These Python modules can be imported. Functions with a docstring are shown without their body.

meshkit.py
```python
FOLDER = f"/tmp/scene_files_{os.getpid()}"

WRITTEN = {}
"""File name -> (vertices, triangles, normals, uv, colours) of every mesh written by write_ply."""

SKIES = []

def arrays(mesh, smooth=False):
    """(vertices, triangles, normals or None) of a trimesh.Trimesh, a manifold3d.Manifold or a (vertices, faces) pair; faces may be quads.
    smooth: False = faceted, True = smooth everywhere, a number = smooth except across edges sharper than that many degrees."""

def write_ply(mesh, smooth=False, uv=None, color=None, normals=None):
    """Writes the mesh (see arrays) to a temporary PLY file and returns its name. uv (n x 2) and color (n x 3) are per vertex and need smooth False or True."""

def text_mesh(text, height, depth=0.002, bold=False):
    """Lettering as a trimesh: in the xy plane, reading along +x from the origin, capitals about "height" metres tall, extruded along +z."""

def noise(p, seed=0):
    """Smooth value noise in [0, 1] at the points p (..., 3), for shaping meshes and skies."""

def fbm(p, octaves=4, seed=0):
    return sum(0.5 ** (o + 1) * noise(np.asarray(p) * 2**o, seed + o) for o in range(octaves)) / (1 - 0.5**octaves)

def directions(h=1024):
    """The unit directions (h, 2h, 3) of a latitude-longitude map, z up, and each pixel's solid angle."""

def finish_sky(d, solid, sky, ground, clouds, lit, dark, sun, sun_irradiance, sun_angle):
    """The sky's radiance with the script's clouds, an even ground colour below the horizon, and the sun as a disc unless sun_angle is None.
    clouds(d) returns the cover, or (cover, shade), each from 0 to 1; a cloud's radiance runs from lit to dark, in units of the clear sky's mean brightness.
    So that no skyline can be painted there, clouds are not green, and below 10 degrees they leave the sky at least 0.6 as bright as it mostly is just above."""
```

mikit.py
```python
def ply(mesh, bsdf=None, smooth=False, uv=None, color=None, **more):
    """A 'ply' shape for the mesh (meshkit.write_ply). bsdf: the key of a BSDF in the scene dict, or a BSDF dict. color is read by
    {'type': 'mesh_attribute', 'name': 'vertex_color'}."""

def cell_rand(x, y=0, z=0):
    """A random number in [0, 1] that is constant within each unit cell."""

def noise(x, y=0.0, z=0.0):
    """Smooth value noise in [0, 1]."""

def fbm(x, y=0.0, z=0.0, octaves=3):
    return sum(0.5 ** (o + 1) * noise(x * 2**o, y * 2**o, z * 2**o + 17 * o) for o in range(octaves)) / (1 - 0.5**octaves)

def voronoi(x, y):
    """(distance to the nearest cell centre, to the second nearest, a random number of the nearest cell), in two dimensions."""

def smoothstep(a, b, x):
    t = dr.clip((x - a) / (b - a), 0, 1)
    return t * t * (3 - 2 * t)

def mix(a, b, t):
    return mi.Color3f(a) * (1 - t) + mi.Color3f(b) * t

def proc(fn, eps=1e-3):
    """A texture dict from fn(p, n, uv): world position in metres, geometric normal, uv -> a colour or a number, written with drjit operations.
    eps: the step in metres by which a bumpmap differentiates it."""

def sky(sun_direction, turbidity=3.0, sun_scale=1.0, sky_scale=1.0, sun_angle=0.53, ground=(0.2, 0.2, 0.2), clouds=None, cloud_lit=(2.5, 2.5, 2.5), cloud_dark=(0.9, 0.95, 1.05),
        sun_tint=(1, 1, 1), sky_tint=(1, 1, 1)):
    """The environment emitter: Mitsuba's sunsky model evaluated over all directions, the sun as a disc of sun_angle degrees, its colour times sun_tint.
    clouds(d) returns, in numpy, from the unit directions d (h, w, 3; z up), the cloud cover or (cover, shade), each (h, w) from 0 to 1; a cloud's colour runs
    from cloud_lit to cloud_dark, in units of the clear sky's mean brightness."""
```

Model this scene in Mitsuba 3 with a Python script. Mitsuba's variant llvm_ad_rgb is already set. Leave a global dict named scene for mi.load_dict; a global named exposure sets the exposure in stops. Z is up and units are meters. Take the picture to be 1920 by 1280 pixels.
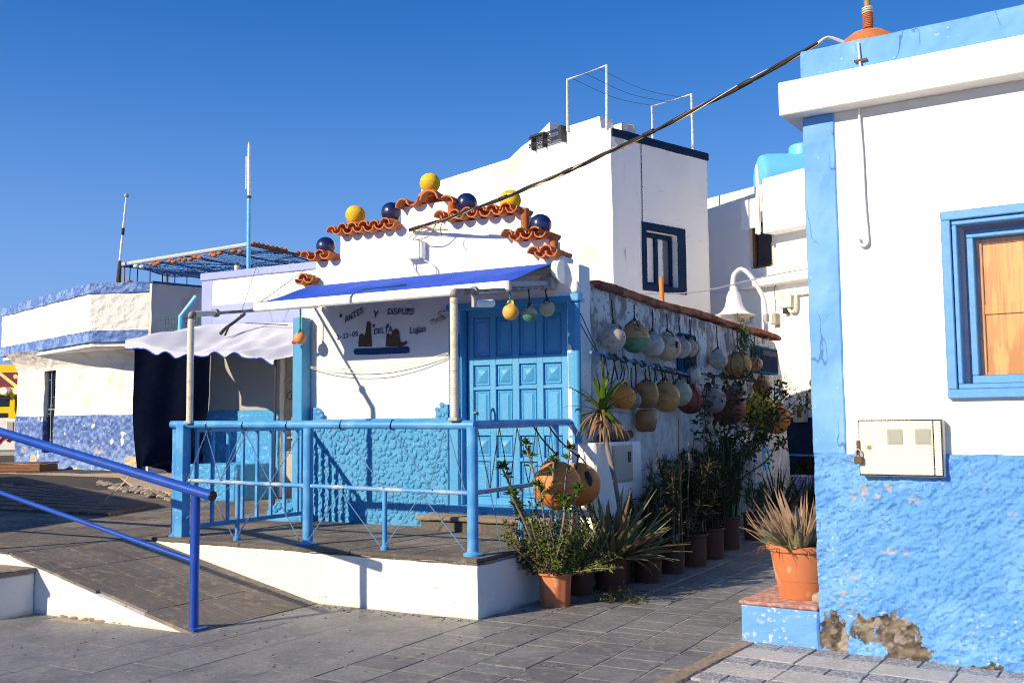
import math, random
import numpy as np, trimesh
import drjit as dr, mitsuba as mi
import mikit, meshkit
from mikit import proc, fbm, noise, voronoi, smoothstep, mix, cell_rand
from shapely.geometry import Polygon, Point, box as sbox
from shapely.ops import unary_union

T = mi.ScalarTransform4f
scene, labels = {}, {}
# ------------------------------------------------------------------ camera, sky, exposure
TH = math.atan(150 / 1900)
scene['camera'] = {'type': 'perspective', 'fov': math.degrees(2 * math.atan(960 / 1900)), 'fov_axis': 'x', 'near_clip': .05, 'far_clip': 6000.,
                   'to_world': T().look_at(origin=[0, 0, 1.5], target=[0, math.cos(TH), 1.5 + math.sin(TH)], up=[.01, 0, 1])}
SUN = (-.892, -.645, .505)
HAZE = lambda d: .95 * np.exp(-(np.degrees(np.arcsin(np.clip(d[..., 2], 0, 1))) / 13.5) ** 2)      # thin even haze low over the sea
scene['sky'] = mikit.sky(SUN, turbidity=2.2, sun_scale=1.0, sky_scale=.72, sky_tint=(.14, .66, 1.40), sun_tint=(.96, 1.02, 1.10), clouds=HAZE, cloud_lit=(1.22, 2.08, 3.75))
exposure = 2.3

rng = random.Random(7)
nr = np.random.RandomState(7)
# ------------------------------------------------------------------ frames
class Frame:
    def __init__(s, P, d, k=1.):
        d = np.array(d, float); d /= np.linalg.norm(d)
        s.R = k * np.array([[d[0], -d[1], 0], [d[1], d[0], 0], [0, 0, 1.]]); s.o = np.array([P[0], P[1], P[2] if len(P) > 2 else 0.])
    def __call__(s, p): return np.asarray(p, float) @ s.R.T + s.o
WORLD = Frame((0, 0), (1, 0))
FH = Frame((-1.43, 10.6), (.871, -.492))          # the buoy house: u along its front, w inward
FR = Frame((1.966, 6.624), (.833, -.553))         # the blue and white corner house
FT = Frame((1.573, 15.5), (1.133, 1))             # the tall white house: x along the shaded face, y along the sunlit face
FW = Frame((4.553, 16.91, -.0375), (.56, -.83), 1.025)            # the white house at the end of the alley
FC = Frame((-8.579, 20.5), (1.232, -.1))          # the round-cornered house on the left, chamfer face
FN = Frame(FH((0, 2.2, 0)), (.871, -.492))        # the low neighbour with the canopy

# ------------------------------------------------------------------ meshes
class MB:
    def __init__(s): s.V, s.F, s.n = [], [], 0
    def add(s, v, f):
        v = np.asarray(v, float); f = np.asarray(f, int)
        if f.shape[1] == 4: f = np.vstack([f[:, [0, 1, 2]], f[:, [0, 2, 3]]])
        s.V.append(v); s.F.append(f + s.n); s.n += len(v); return s
    def mesh(s): return np.vstack(s.V), np.vstack(s.F)
    def box(s, x0, x1, y0, y1, z0, z1, b=0): s.add(*boxm(x0, x1, y0, y1, z0, z1, b)); return s
    def tube(s, p, r, n=8): s.add(*tube(p, r, n)); return s
    def cyl(s, a, b, r, n=10): s.add(*tube([a, b], r, n)); return s
    def ball(s, c, r, sub=2, sq=(1, 1, 1)): s.add(*ball(c, r, sub, sq)); return s

_bx = {}
def boxm(x0, x1, y0, y1, z0, z1, b=0):
    c = np.array([(x0 + x1) / 2, (y0 + y1) / 2, (z0 + z1) / 2]); h = np.array([x1 - x0, y1 - y0, z1 - z0]) / 2
    if b <= 0:
        v = np.array([[x, y, z] for x in (-1, 1) for y in (-1, 1) for z in (-1, 1)]) * h + c
        return v, np.array([[0, 1, 3, 2], [4, 6, 7, 5], [0, 4, 5, 1], [2, 3, 7, 6], [0, 2, 6, 4], [1, 5, 7, 3]])
    if 'h' not in _bx:
        S = np.array([[x, y, z] for x in (-1, 1) for y in (-1, 1) for z in (-1, 1) for _ in range(3)], float)
        k = np.tile(np.eye(3), (8, 1)); pts = S * (1 - .2 * (1 - k))
        hull = trimesh.convex.convex_hull(trimesh.Trimesh(pts, np.arange(24).reshape(-1, 3), process=False))
        idx = [int(np.argmin(np.linalg.norm(pts - q, axis=1))) for q in hull.vertices]
        _bx['h'] = (S[idx], k[idx], np.array(hull.faces))
    S, k, f = _bx['h']; b = min(b, .45 * h.min() * 2)
    return S * (h - b * (1 - k)) + c, f

def smoothp(P, n=8):
    P = np.asarray(P, float)
    if len(P) < 3: return P
    Q = np.vstack([2 * P[0] - P[1], P, 2 * P[-1] - P[-2]]); out = []
    for i in range(1, len(Q) - 2):
        for t in np.linspace(0, 1, n, endpoint=False):
            a, b, c, d = Q[i - 1:i + 3]
            out.append(.5 * (2 * b + (c - a) * t + (2 * a - 5 * b + 4 * c - d) * t * t + (3 * b - a - 3 * c + d) * t ** 3))
    return np.array(out + [P[-1]])

def tube(P, r, n=8, cap=True):
    P = np.asarray(P, float); m = len(P); r = np.broadcast_to(np.asarray(r, float), (m,))
    t = np.gradient(P, axis=0); t /= np.linalg.norm(t, axis=1, keepdims=True) + 1e-12
    a = np.cross(t[0], [0, 0, 1.] if abs(t[0][2]) < .9 else [1., 0, 0]); a /= np.linalg.norm(a); A = []
    for i in range(m):
        a = a - t[i] * (a @ t[i]); a /= np.linalg.norm(a) + 1e-12; A.append(a)
    A = np.array(A); B = np.cross(t, A); g = np.arange(n) * 2 * np.pi / n
    V = (P[:, None] + r[:, None, None] * (np.cos(g)[None, :, None] * A[:, None] + np.sin(g)[None, :, None] * B[:, None])).reshape(-1, 3)
    i, j = np.meshgrid(np.arange(m - 1), np.arange(n), indexing='ij'); k = (j + 1) % n
    F = np.stack([i * n + j, i * n + k, (i + 1) * n + k, (i + 1) * n + j], -1).reshape(-1, 4)
    F = np.vstack([F[:, [0, 1, 2]], F[:, [0, 2, 3]]])
    if cap:
        V = np.vstack([V, P[0], P[-1]]); j = np.arange(n); k = (j + 1) % n
        F = np.vstack([F, np.stack([k, j, 0 * j + len(V) - 2], 1), np.stack([(m - 1) * n + j, (m - 1) * n + k, 0 * j + len(V) - 1], 1)])
    return V, F

def lathe(prof, n=24, c=(0, 0, 0), flutes=0, famp=0):
    prof = np.asarray(prof, float); g = np.arange(n) * 2 * np.pi / n; m = len(prof)
    fl = 1 + famp * np.cos(g * flutes) if flutes else np.ones(n)
    V = np.stack([prof[:, :1] * np.cos(g) * fl, prof[:, :1] * np.sin(g) * fl, np.repeat(prof[:, 1:], n, 1)], -1).reshape(-1, 3) + np.array(c)
    i, j = np.meshgrid(np.arange(m - 1), np.arange(n), indexing='ij'); k = (j + 1) % n
    return V, np.stack([i * n + j, i * n + k, (i + 1) * n + k, (i + 1) * n + j], -1).reshape(-1, 4)

_ico = {k: trimesh.creation.icosphere(subdivisions=k, radius=1.) for k in (0, 1, 2, 3, 4)}
def ball(c, r, sub=2, sq=(1, 1, 1)): return np.array(_ico[sub].vertices) * np.array(sq) * r + np.array(c), np.array(_ico[sub].faces)

def extrude(poly, a, b):
    """polygon in the (x, z) plane of a frame, from y=a to y=b"""
    if not isinstance(poly, Polygon) and not hasattr(poly, 'geoms'): poly = Polygon(poly)
    mb = MB()
    for g in getattr(poly, 'geoms', [poly]):
        m = trimesh.creation.extrude_polygon(g, b - a, engine='earcut'); v = np.array(m.vertices)
        mb.add(np.stack([v[:, 0], b - v[:, 2], v[:, 1]], 1), np.array(m.faces))
    return mb.mesh()
def slabz(poly, z0, z1):
    m = trimesh.creation.extrude_polygon(Polygon(poly) if not isinstance(poly, Polygon) else poly, z1 - z0, engine='earcut')
    return np.array(m.vertices) + [0, 0, z0], np.array(m.faces)

def rough(m, size, amp, freq, seed=0, axes=(1, 1, 1)):
    """plaster: cut finely and push every point about by smooth noise"""
    v, f = m; f = np.asarray(f)
    if f.shape[1] == 4: f = np.vstack([f[:, [0, 1, 2]], f[:, [0, 2, 3]]])
    t = trimesh.Trimesh(v, f, process=True); v, f = trimesh.remesh.subdivide_to_size(t.vertices, t.faces, size, max_iter=12)
    d = np.stack([meshkit.fbm(v * freq + 31 * k, 3, seed + k) for k in range(3)], -1) - .5
    t = trimesh.Trimesh(v + d * 2 * amp * np.array(axes), f, process=True)
    return np.array(t.vertices), np.array(t.faces)

def gridsurf(fn, nu, nv):
    """sheet from fn(s, t) -> point, s and t in 0..1"""
    s, t = np.meshgrid(np.linspace(0, 1, nu + 1), np.linspace(0, 1, nv + 1), indexing='ij')
    V = np.stack(fn(s, t), -1).reshape(-1, 3); i, j = np.meshgrid(np.arange(nu), np.arange(nv), indexing='ij'); w = nv + 1
    return V, np.stack([i * w + j, (i + 1) * w + j, (i + 1) * w + j + 1, i * w + j + 1], -1).reshape(-1, 4)

# ------------------------------------------------------------------ scene entries
def nextkey(k):
    if k not in scene and k not in labels: return k
    i = cnt.get(k, 0) + 1
    while f'{k}_{i:03d}' in scene or f'{k}_{i:03d}' in labels: i += 1
    cnt[k] = i; return f'{k}_{i:03d}'
cnt = {}
def tag(k, label, cat, group=None):
    labels[k] = {'label': label, 'category': cat}
    if group: labels[k]['group'] = group
def thing(name, label, cat, group=None):
    k = nextkey(name); tag(k, label, cat, group); return k
def put(name, mesh, mat, fr=WORLD, parent=None, smooth=False, label=None, cat=None, group=None, kind=None):
    if isinstance(mesh, MB): mesh = mesh.mesh()
    k = nextkey(f'{parent}__{name}' if parent else name)
    scene[k] = mikit.ply((fr(mesh[0]), mesh[1]), mat, smooth)
    l = {}
    if label: l['label'] = label
    if cat: l['category'] = cat
    if group: l['group'] = group
    if kind: l['kind'] = kind
    if l: labels[k] = l
    return k

# ------------------------------------------------------------------ materials
def princ(c, rough=.7, **kw):
    d = {'type': 'principled', 'base_color': c if isinstance(c, dict) else {'type': 'rgb', 'value': list(c)}, 'roughness': rough, 'specular': kw.pop('spec', .4)}
    d.update(kw); return d
def mat(k, c, rough=.7, bump=None, scale=1., eps=2e-3, **kw):
    b = princ(c, rough, **kw)
    if bump is not None: b = {'type': 'bumpmap', 'relief': proc(bump, eps), 'scale': scale, 'bsdf': b}
    scene[k] = {'type': 'twosided', 'bsdf': b}
def along(p, fr, ax=0): return (p.x - fr.o[0]) * fr.R[0, ax] + (p.y - fr.o[1]) * fr.R[1, ax]

def plaster_bump(p, n, uv): return fbm(p.x * 9, p.y * 9, p.z * 9, 2) * .6 + fbm(p.x * 45, p.y * 45, p.z * 45, 2) * .25
def fine_bump(p, n, uv): return fbm(p.x * 60, p.y * 60, p.z * 60, 2)
WHITE = (.77, .77, .76)
def white_c(p, n, uv):
    d = smoothstep(.56, .8, fbm(p.x * 1.3, p.y * 1.3, p.z * .7, 3)); s = smoothstep(.9, .95, noise(p.x * 14, p.y * 14, p.z * 14))
    return mix(mix(WHITE, (.66, .64, .60), d * .5), (.5, .48, .45), s * .25)
mat('white_plaster', proc(white_c), .85, plaster_bump, .012)
def patched_c(p, n, uv):
    f = fbm(p.x * 1.7 + 3, p.y * 1.7, p.z * 1.7, 3); return mix(WHITE, (.27, .265, .26), smoothstep(.665, .69, f) * .5)
mat('white_patched', proc(patched_c), .85, plaster_bump, .008)
def grimy_c(p, n, uv):
    streak = fbm(p.x * 9, p.y * 9, p.z * 4.5, 4); top = smoothstep(1.7, 2.75, p.z); low = smoothstep(.9, .2, p.z)
    d = smoothstep(.42, .62, streak) * (.35 + .65 * top); spot = smoothstep(.57, .68, fbm(p.x * 22, p.y * 22, p.z * 18, 3))
    return mix(mix(mix((.62, .61, .60), (.17, .145, .12), d * .8), (.16, .13, .10), spot * (.2 + .5 * top)), (.45, .40, .34), low * .5)
mat('grimy_plaster', proc(grimy_c), .9, lambda p, n, uv: fbm(p.x * 10, p.y * 10, p.z * 7, 3) + .3 * fbm(p.x * 40, p.y * 40, p.z * 40, 2), .035)
def low_white_c(p, n, uv):
    d = smoothstep(.07, .0, p.z + .10 * fbm(p.x * 7, p.y * 7, p.z * 9, 2) - .04); s = smoothstep(.90, .92, noise(p.x * 26, p.y * 26, p.z * 40)) * smoothstep(.5, .6, noise(p.x * 4, p.y * 4, p.z * 4))
    return mix(mix((.72, .72, .70), (.50, .44, .36), d * .7), (.30, .26, .22), s * .8)
mat('low_wall_white', proc(low_white_c), .85, plaster_bump, .01)
def blue_stucco_c(p, n, uv):
    u, z = along(p, FR), p.z
    f = fbm(u * 9, z * 9, 1., 3)
    def lobe(a, b, c, d): return dr.sqrt(dr.square((u - a) / c) + dr.square((z - b) / d))
    e = dr.minimum(dr.minimum(lobe(.085, .11, .085, .14), lobe(.25, .17, .065, .085)), dr.minimum(lobe(.47, .16, .105, .16), lobe(.57, .07, .11, .06)))
    e = dr.minimum(e, dr.minimum(lobe(1.02, .0, .16, .04), lobe(.37, .24, .06, .04)))
    bare = smoothstep(1.03, .97, e + (f - .5) * 1.9 + (fbm(u * 40, z * 40, 8., 3) - .5) * 1.2)
    k = fbm(u * 13, z * 15, 4., 3); chips = smoothstep(.755, .77, k) * smoothstep(.5, .6, noise(u * 2.6, z * 2.6, 9.))
    pale = smoothstep(.40, .75, fbm(u * 5, z * 6, 7., 3)); low = smoothstep(.30, .0, z) * smoothstep(.45, .7, fbm(u * 12, z * 18, 2., 2))
    c = mix((.10, .305, .74), (.16, .39, .80), pale * .7 + low * .8)
    pit_shade = smoothstep(.66, .74, fbm(u * 55, z * 70, 3., 2)); c = mix(c, (.045, .165, .48), pit_shade * .6)  # darker blue specks painted as the shade inside small pits
    white = smoothstep(.74, .80, fbm(u * 42, z * 50, 6., 2)) * smoothstep(.52, .68, noise(u * 3.3, z * 4, 5.))
    c = mix(c, (.50, .60, .70), white * .4)
    return mix(mix(c, mix((.26, .29, .33), (.42, .43, .45), noise(u * 60, z * 60, 2.)), chips * .8), mix(mix((.055, .045, .04), (.20, .165, .135), smoothstep(.25, .7, fbm(u * 26, z * 26, 5., 3))), (.34, .31, .29), smoothstep(.60, .72, fbm(u * 14, z * 14, 15., 2)) * .7), bare)
mat('blue_stucco', proc(blue_stucco_c), .75, lambda p, n, uv: fbm(p.x * 70, p.y * 70, p.z * 70, 3), .010)
def blue_paint_c(p, n, uv):
    d = fbm(p.x * 4, p.y * 4, p.z * 2.5, 3); w = smoothstep(.90, .94, noise(p.x * 33, p.y * 33, p.z * 33)); cr = smoothstep(.010, .003, dr.abs(fbm(p.x * 5 + p.z * .6, p.y * 5, p.z * 1.4, 4) - .5)) * smoothstep(.5, .62, noise(p.x * 6, p.y * 6, p.z * 2.5))
    return mix(mix(mix((.12, .335, .77), (.175, .405, .82), smoothstep(.35, .7, d)), (.6, .7, .8), w * .3), (.04, .13, .36), cr * .75)
mat('blue_paint', proc(blue_paint_c), .7, lambda p, n, uv: fbm(p.x * 12, p.y * 12, p.z * 8, 4), .022)
def step_blue_c(p, n, uv):
    d = smoothstep(.58, .68, fbm(p.x * 34, p.y * 34, p.z * 38, 3)) * smoothstep(.40, .62, fbm(p.x * 7, p.y * 7, p.z * 8, 2) + smoothstep(.2, .03, p.z) * .1); return mix(mix((.105, .30, .74), (.15, .36, .78), fbm(p.x * 8, p.y * 8, p.z * 8, 2)), (.60, .64, .68), d * .6)
mat('step_blue', proc(step_blue_c), .8, plaster_bump, .02)
mat('step_red', proc(lambda p, n, uv: mix((.33, .16, .13), (.44, .29, .26), smoothstep(.4, .65, fbm(p.x * 40, p.y * 40, p.z * 40, 2)))), .8)
mat('white_smooth', proc(lambda p, n, uv: mix((.73, .735, .74), (.60, .60, .59), smoothstep(.5, .85, fbm(p.x * 3, p.y * 3, p.z * 7, 3)) * .5)), .6)
mat('white_metal', (.78, .79, .80), .4)
mat('window_blue', proc(lambda p, n, uv: mix((.075, .27, .60), (.12, .35, .68), fbm(p.x * 20, p.y * 20, p.z * 20, 2))), .5)
def wood_c(p, n, uv):
    u = along(p, FR); g = fbm(u * 26, 2., p.z * 1.6 + fbm(u * 6, 1., p.z * 3, 2) * 2, 3); k = fbm(u * 90, 0., p.z * 4, 2)
    return mix(mix((.46, .20, .042), (.68, .36, .10), smoothstep(.3, .7, g)), (.32, .13, .03), smoothstep(.55, .8, k) * .35)
mat('shutter_wood', proc(wood_c), .4, clearcoat=.4)
mat('turquoise_paint', proc(lambda p, n, uv: mix((.048, .275, .56), (.072, .325, .62), fbm(p.x * 5, p.y * 5, p.z * 3, 2))), .45, fine_bump, .0012)
mat('deep_turquoise', (.02, .13, .26), .9, spec=.05)
mat('pebble_blue', proc(lambda p, n, uv: mix((.045, .25, .51), (.07, .305, .57), fbm(p.x * 14, p.y * 14, p.z * 14, 2))), .6, fine_bump, .003)
mat('neighbour_blue', proc(lambda p, n, uv: mix((.055, .31, .68), (.16, .45, .78), smoothstep(.55, .75, fbm(p.x * 24, p.y * 24, p.z * 24, 2)))), .75, lambda p, n, uv: fbm(p.x * 40, p.y * 40, p.z * 40, 2), .03)
mat('lilac_paint', proc(lambda p, n, uv: mix((.27, .335, .66), (.36, .42, .72), fbm(p.x * 2, p.y * 2, p.z * 5, 3))), .8)
def worn_rail(a, b):
    return lambda p, n, uv: mix(mix(a, b, smoothstep(.35, .7, fbm(p.x * 8, p.y * 8, p.z * 8, 2))), (.45, .42, .40), smoothstep(.86, .9, noise(p.x * 31, p.y * 31, p.z * 31)) * .7)
mat('rail_blue', proc(worn_rail((.055, .265, .62), (.10, .345, .70))), .4)
mat('rail_worn', proc(worn_rail((.07, .28, .62), (.36, .42, .50))), .5)
def hand_c(p, n, uv):
    rust = smoothstep(.66, .72, fbm(p.x * 17, p.y * 17, p.z * 17, 3)) * smoothstep(.3, .65, noise(p.x * 1.7 + 1, p.y * 1.7, 2.))
    return mix(mix((.008, .052, .36), (.016, .085, .46), fbm(p.x * 9, p.y * 9, p.z * 9, 2)), (.10, .065, .045), rust)
mat('hand_blue', proc(hand_c), .35)
mat('black_cap', (.015, .015, .02), .5)
mat('navy_paint', proc(lambda p, n, uv: mix((.009, .024, .06), (.016, .036, .085), fbm(p.x * 10, p.y * 10, p.z * 10, 2))), .9, spec=.05)
mat('band_blue', proc(lambda p, n, uv: mix((.085, .17, .47), (.19, .31, .62), smoothstep(.4, .65, fbm(p.x * 7, p.y * 7, p.z * 7, 3)))), .8, lambda p, n, uv: fbm(p.x * 12, p.y * 12, p.z * 12, 3), .06)
def base_l_c(p, n, uv):
    c = mix((.065, .13, .40), (.20, .31, .60), smoothstep(.36, .74, fbm(p.x * 11, p.y * 11, p.z * 13, 4) + smoothstep(1.3, .6, p.z) * .16))
    w = smoothstep(.69, .72, fbm(p.x * 7, p.y * 7, p.z * 6, 3)); e = smoothstep(.70, .72, noise(p.x * 3, p.y * 3, p.z * 4 + 3)) * smoothstep(1.1, .8, p.z)
    return mix(mix(c, (.76, .77, .78), w), (.52, .44, .34), e)
mat('base_left', proc(base_l_c), .85, lambda p, n, uv: fbm(p.x * 11, p.y * 11, p.z * 11, 3), .08)
mat('rough_white', proc(lambda p, n, uv: mix((.73, .73, .72), (.60, .58, .55), smoothstep(.55, .8, fbm(p.x * 3, p.y * 3, p.z * 2, 3)))), .85, lambda p, n, uv: fbm(p.x * 8, p.y * 8, p.z * 8, 3), .05)
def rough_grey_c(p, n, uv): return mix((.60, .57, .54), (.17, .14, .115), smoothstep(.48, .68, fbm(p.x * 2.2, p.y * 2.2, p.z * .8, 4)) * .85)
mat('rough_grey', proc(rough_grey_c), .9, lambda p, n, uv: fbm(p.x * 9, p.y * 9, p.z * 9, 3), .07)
def clay_c(p, n, uv): return mix(mix((.41, .12, .038), (.53, .195, .072), fbm(p.x * 9, p.y * 9, p.z * 9, 2)), (.26, .10, .05), smoothstep(.6, .75, fbm(p.x * 27, p.y * 27, p.z * 27, 2)) * .6)
mat('clay', proc(clay_c), .8)
mat('clay_edge', proc(lambda p, n, uv: mix((.40, .12, .055), (.14, .05, .035), smoothstep(.42, .6, fbm(p.x * 9, p.y * 9, p.z * 14, 3)))), .85, fine_bump, .008)
mat('terracotta', proc(lambda p, n, uv: mix(mix((.45, .14, .058), (.53, .185, .08), fbm(p.x * 6, p.y * 6, p.z * 6, 2)), (.66, .42, .30), smoothstep(.64, .8, fbm(p.x * 18, p.y * 18, p.z * 10, 2)) * .5)), .65)
mat('dark_terracotta', proc(lambda p, n, uv: mix((.10, .032, .02), (.15, .05, .03), fbm(p.x * 6, p.y * 6, p.z * 6, 2))), .7)
mat('soil', proc(lambda p, n, uv: mix((.05, .035, .025), (.15, .11, .08), fbm(p.x * 60, p.y * 60, p.z * 60, 2))), .95)
def stone(a, b, c, k=1.):
    def f(p, n, uv):
        g = fbm(p.x * 3, p.y * 3, p.z * 3, 3); s = noise(p.x * 70, p.y * 70, p.z * 70); q = fbm(p.x * 18, p.y * 18, 3., 2)
        return mix(mix(a, b, smoothstep(.3, .7, g)), c, smoothstep(.55, .85, q) * .5 * k) * (.82 + .36 * s)
    return f
SB = lambda p, n, uv: fbm(p.x * 40, p.y * 40, p.z * 40, 2)
STONES = ['slab_a', 'slab_b', 'slab_c']
mat('slab_a', proc(stone((.146, .151, .160), (.195, .20, .204), (.27, .262, .245))), .55, SB, .003)
mat('slab_b', proc(stone((.150, .156, .165), (.194, .199, .20), (.25, .245, .23))), .5, SB, .003)
mat('slab_c', proc(stone((.121, .126, .135), (.17, .172, .175), (.25, .238, .22))), .6, SB, .003)
RAMPS = ['ramp_a', 'ramp_b']
mat('ramp_a', proc(stone((.14, .128, .115), (.185, .168, .15), (.28, .225, .16), 1.5)), .8, SB, .004)
mat('ramp_b', proc(stone((.12, .112, .102), (.16, .147, .135), (.25, .205, .15), 1.4)), .8, SB, .004)
mat('upper_stone', proc(stone((.085, .080, .075), (.125, .115, .105), (.20, .165, .13))), .85, SB, .005)
mat('joint_sand', proc(stone((.25, .225, .19), (.33, .29, .24), (.17, .15, .13))), .95)
mat('joint_dark', (.05, .047, .043), .95)
mat('rust_deck', proc(stone((.12, .075, .055), (.19, .125, .09), (.26, .19, .14))), .85, SB, .006)
mat('dust', proc(stone((.30, .24, .19), (.36, .30, .24), (.22, .17, .13))), .95, SB, .01)
mat('kerb_brown', proc(stone((.20, .165, .13), (.27, .22, .18), (.16, .13, .11))), .9, SB, .01)
mat('kerb_dark', (.07, .06, .05), .9)
mat('tile_pale', proc(stone((.36, .36, .36), (.42, .41, .40), (.5, .46, .40), .6)), .6)
def tile_dark_c(p, n, uv):
    u, w = along(p, FR), along(p, FR, 1); return mix((.19, .205, .235), (.31, .33, .365), smoothstep(.45, .6, noise(u * 90, w * 60, 1.)))
mat('tile_dark', proc(tile_dark_c), .7, lambda p, n, uv: noise(along(p, FR) * 90, along(p, FR, 1) * 60, 1.), .003)
mat('awning_blue', proc(lambda p, n, uv: mix((.012, .058, .43), (.02, .08, .50), fbm(p.x * 3, p.y * 3, p.z * 3, 2))), .75)
mat('canopy_grey', proc(lambda p, n, uv: mix((.42, .455, .56), (.51, .54, .63), fbm(p.x * 3, p.y * 3, p.z * 3, 3))), .85)
mat('curtain_navy', (.0035, .005, .014), .9, spec=.04)
mat('trim_blue', (.02, .06, .36), .7)
mat('grey_metal', (.36, .36, .37), .45)
mat('steel_dull', proc(lambda p, n, uv: mix((.30, .29, .28), (.17, .15, .13), smoothstep(.4, .7, fbm(p.x * 20, p.y * 20, p.z * 20, 2)))), .6)
mat('pipe_pale', (.42, .47, .52), .6)
mat('porch_shade_grey', (.36, .36, .37), .85, plaster_bump, .01)  # white wall greyed so that deep canopy shade is in the colour
mat('dark_metal', (.03, .03, .035), .5)
mat('cream', proc(lambda p, n, uv: mix((.70, .66, .58), (.55, .50, .42), smoothstep(.5, .8, fbm(p.x * 8, p.y * 8, p.z * 20, 2)))), .6)
mat('box_cream', (.72, .69, .60), .45)
mat('box_grey', (.38, .36, .32), .5)
mat('pane_grey', (.34, .36, .33), .15, spec=.6)
mat('rope_white', (.66, .63, .56), .9)
mat('rope_dark', (.045, .05, .045), .9)
mat('rope_green', (.03, .17, .12), .9)
mat('rope_blue', (.10, .22, .42), .9)
mat('cable_black', (.025, .022, .02), .6)
mat('cable_tan', (.34, .20, .11), .7)
mat('rust_steel', (.12, .075, .05), .8)
mat('yellow_truck', (.85, .55, .0), .4)
mat('maroon', (.16, .012, .03), .5)
mat('red_letter', (.60, .01, .02), .5)
mat('pale_yellow', (.86, .68, .20), .5)
mat('glass_dark', (.012, .013, .016), .1, spec=.7)
mat('mural_blue', (.02, .055, .16), .9)
mat('mural_brown', proc(lambda p, n, uv: mix((.06, .04, .025), (.13, .09, .055), fbm(p.x * 30, p.y * 30, p.z * 30, 2))), .9)
mat('tank_blue', (.13, .48, .80), .45)
mat('lamp_white', (.80, .80, .78), .35)
mat('net_blue', (.03, .10, .27), .8)
mat('orange_pole', (.62, .20, .04), .6)
mat('brass_pole', (.30, .20, .09), .5)
mat('brown_frame', (.20, .085, .03), .6)
mat('window_glass', (.10, .13, .17), .06, spec=.9)
mat('curtain_white', (.62, .64, .66), .8)
scene['clear_pane'] = {'type': 'thindielectric', 'int_ior': 1.5}
scene['lamp_glass'] = {'type': 'principledthin', 'base_color': {'type': 'rgb', 'value': [.62, .65, .66]}, 'roughness': .25, 'spec_trans': .45, 'diff_trans': .8}

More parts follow.
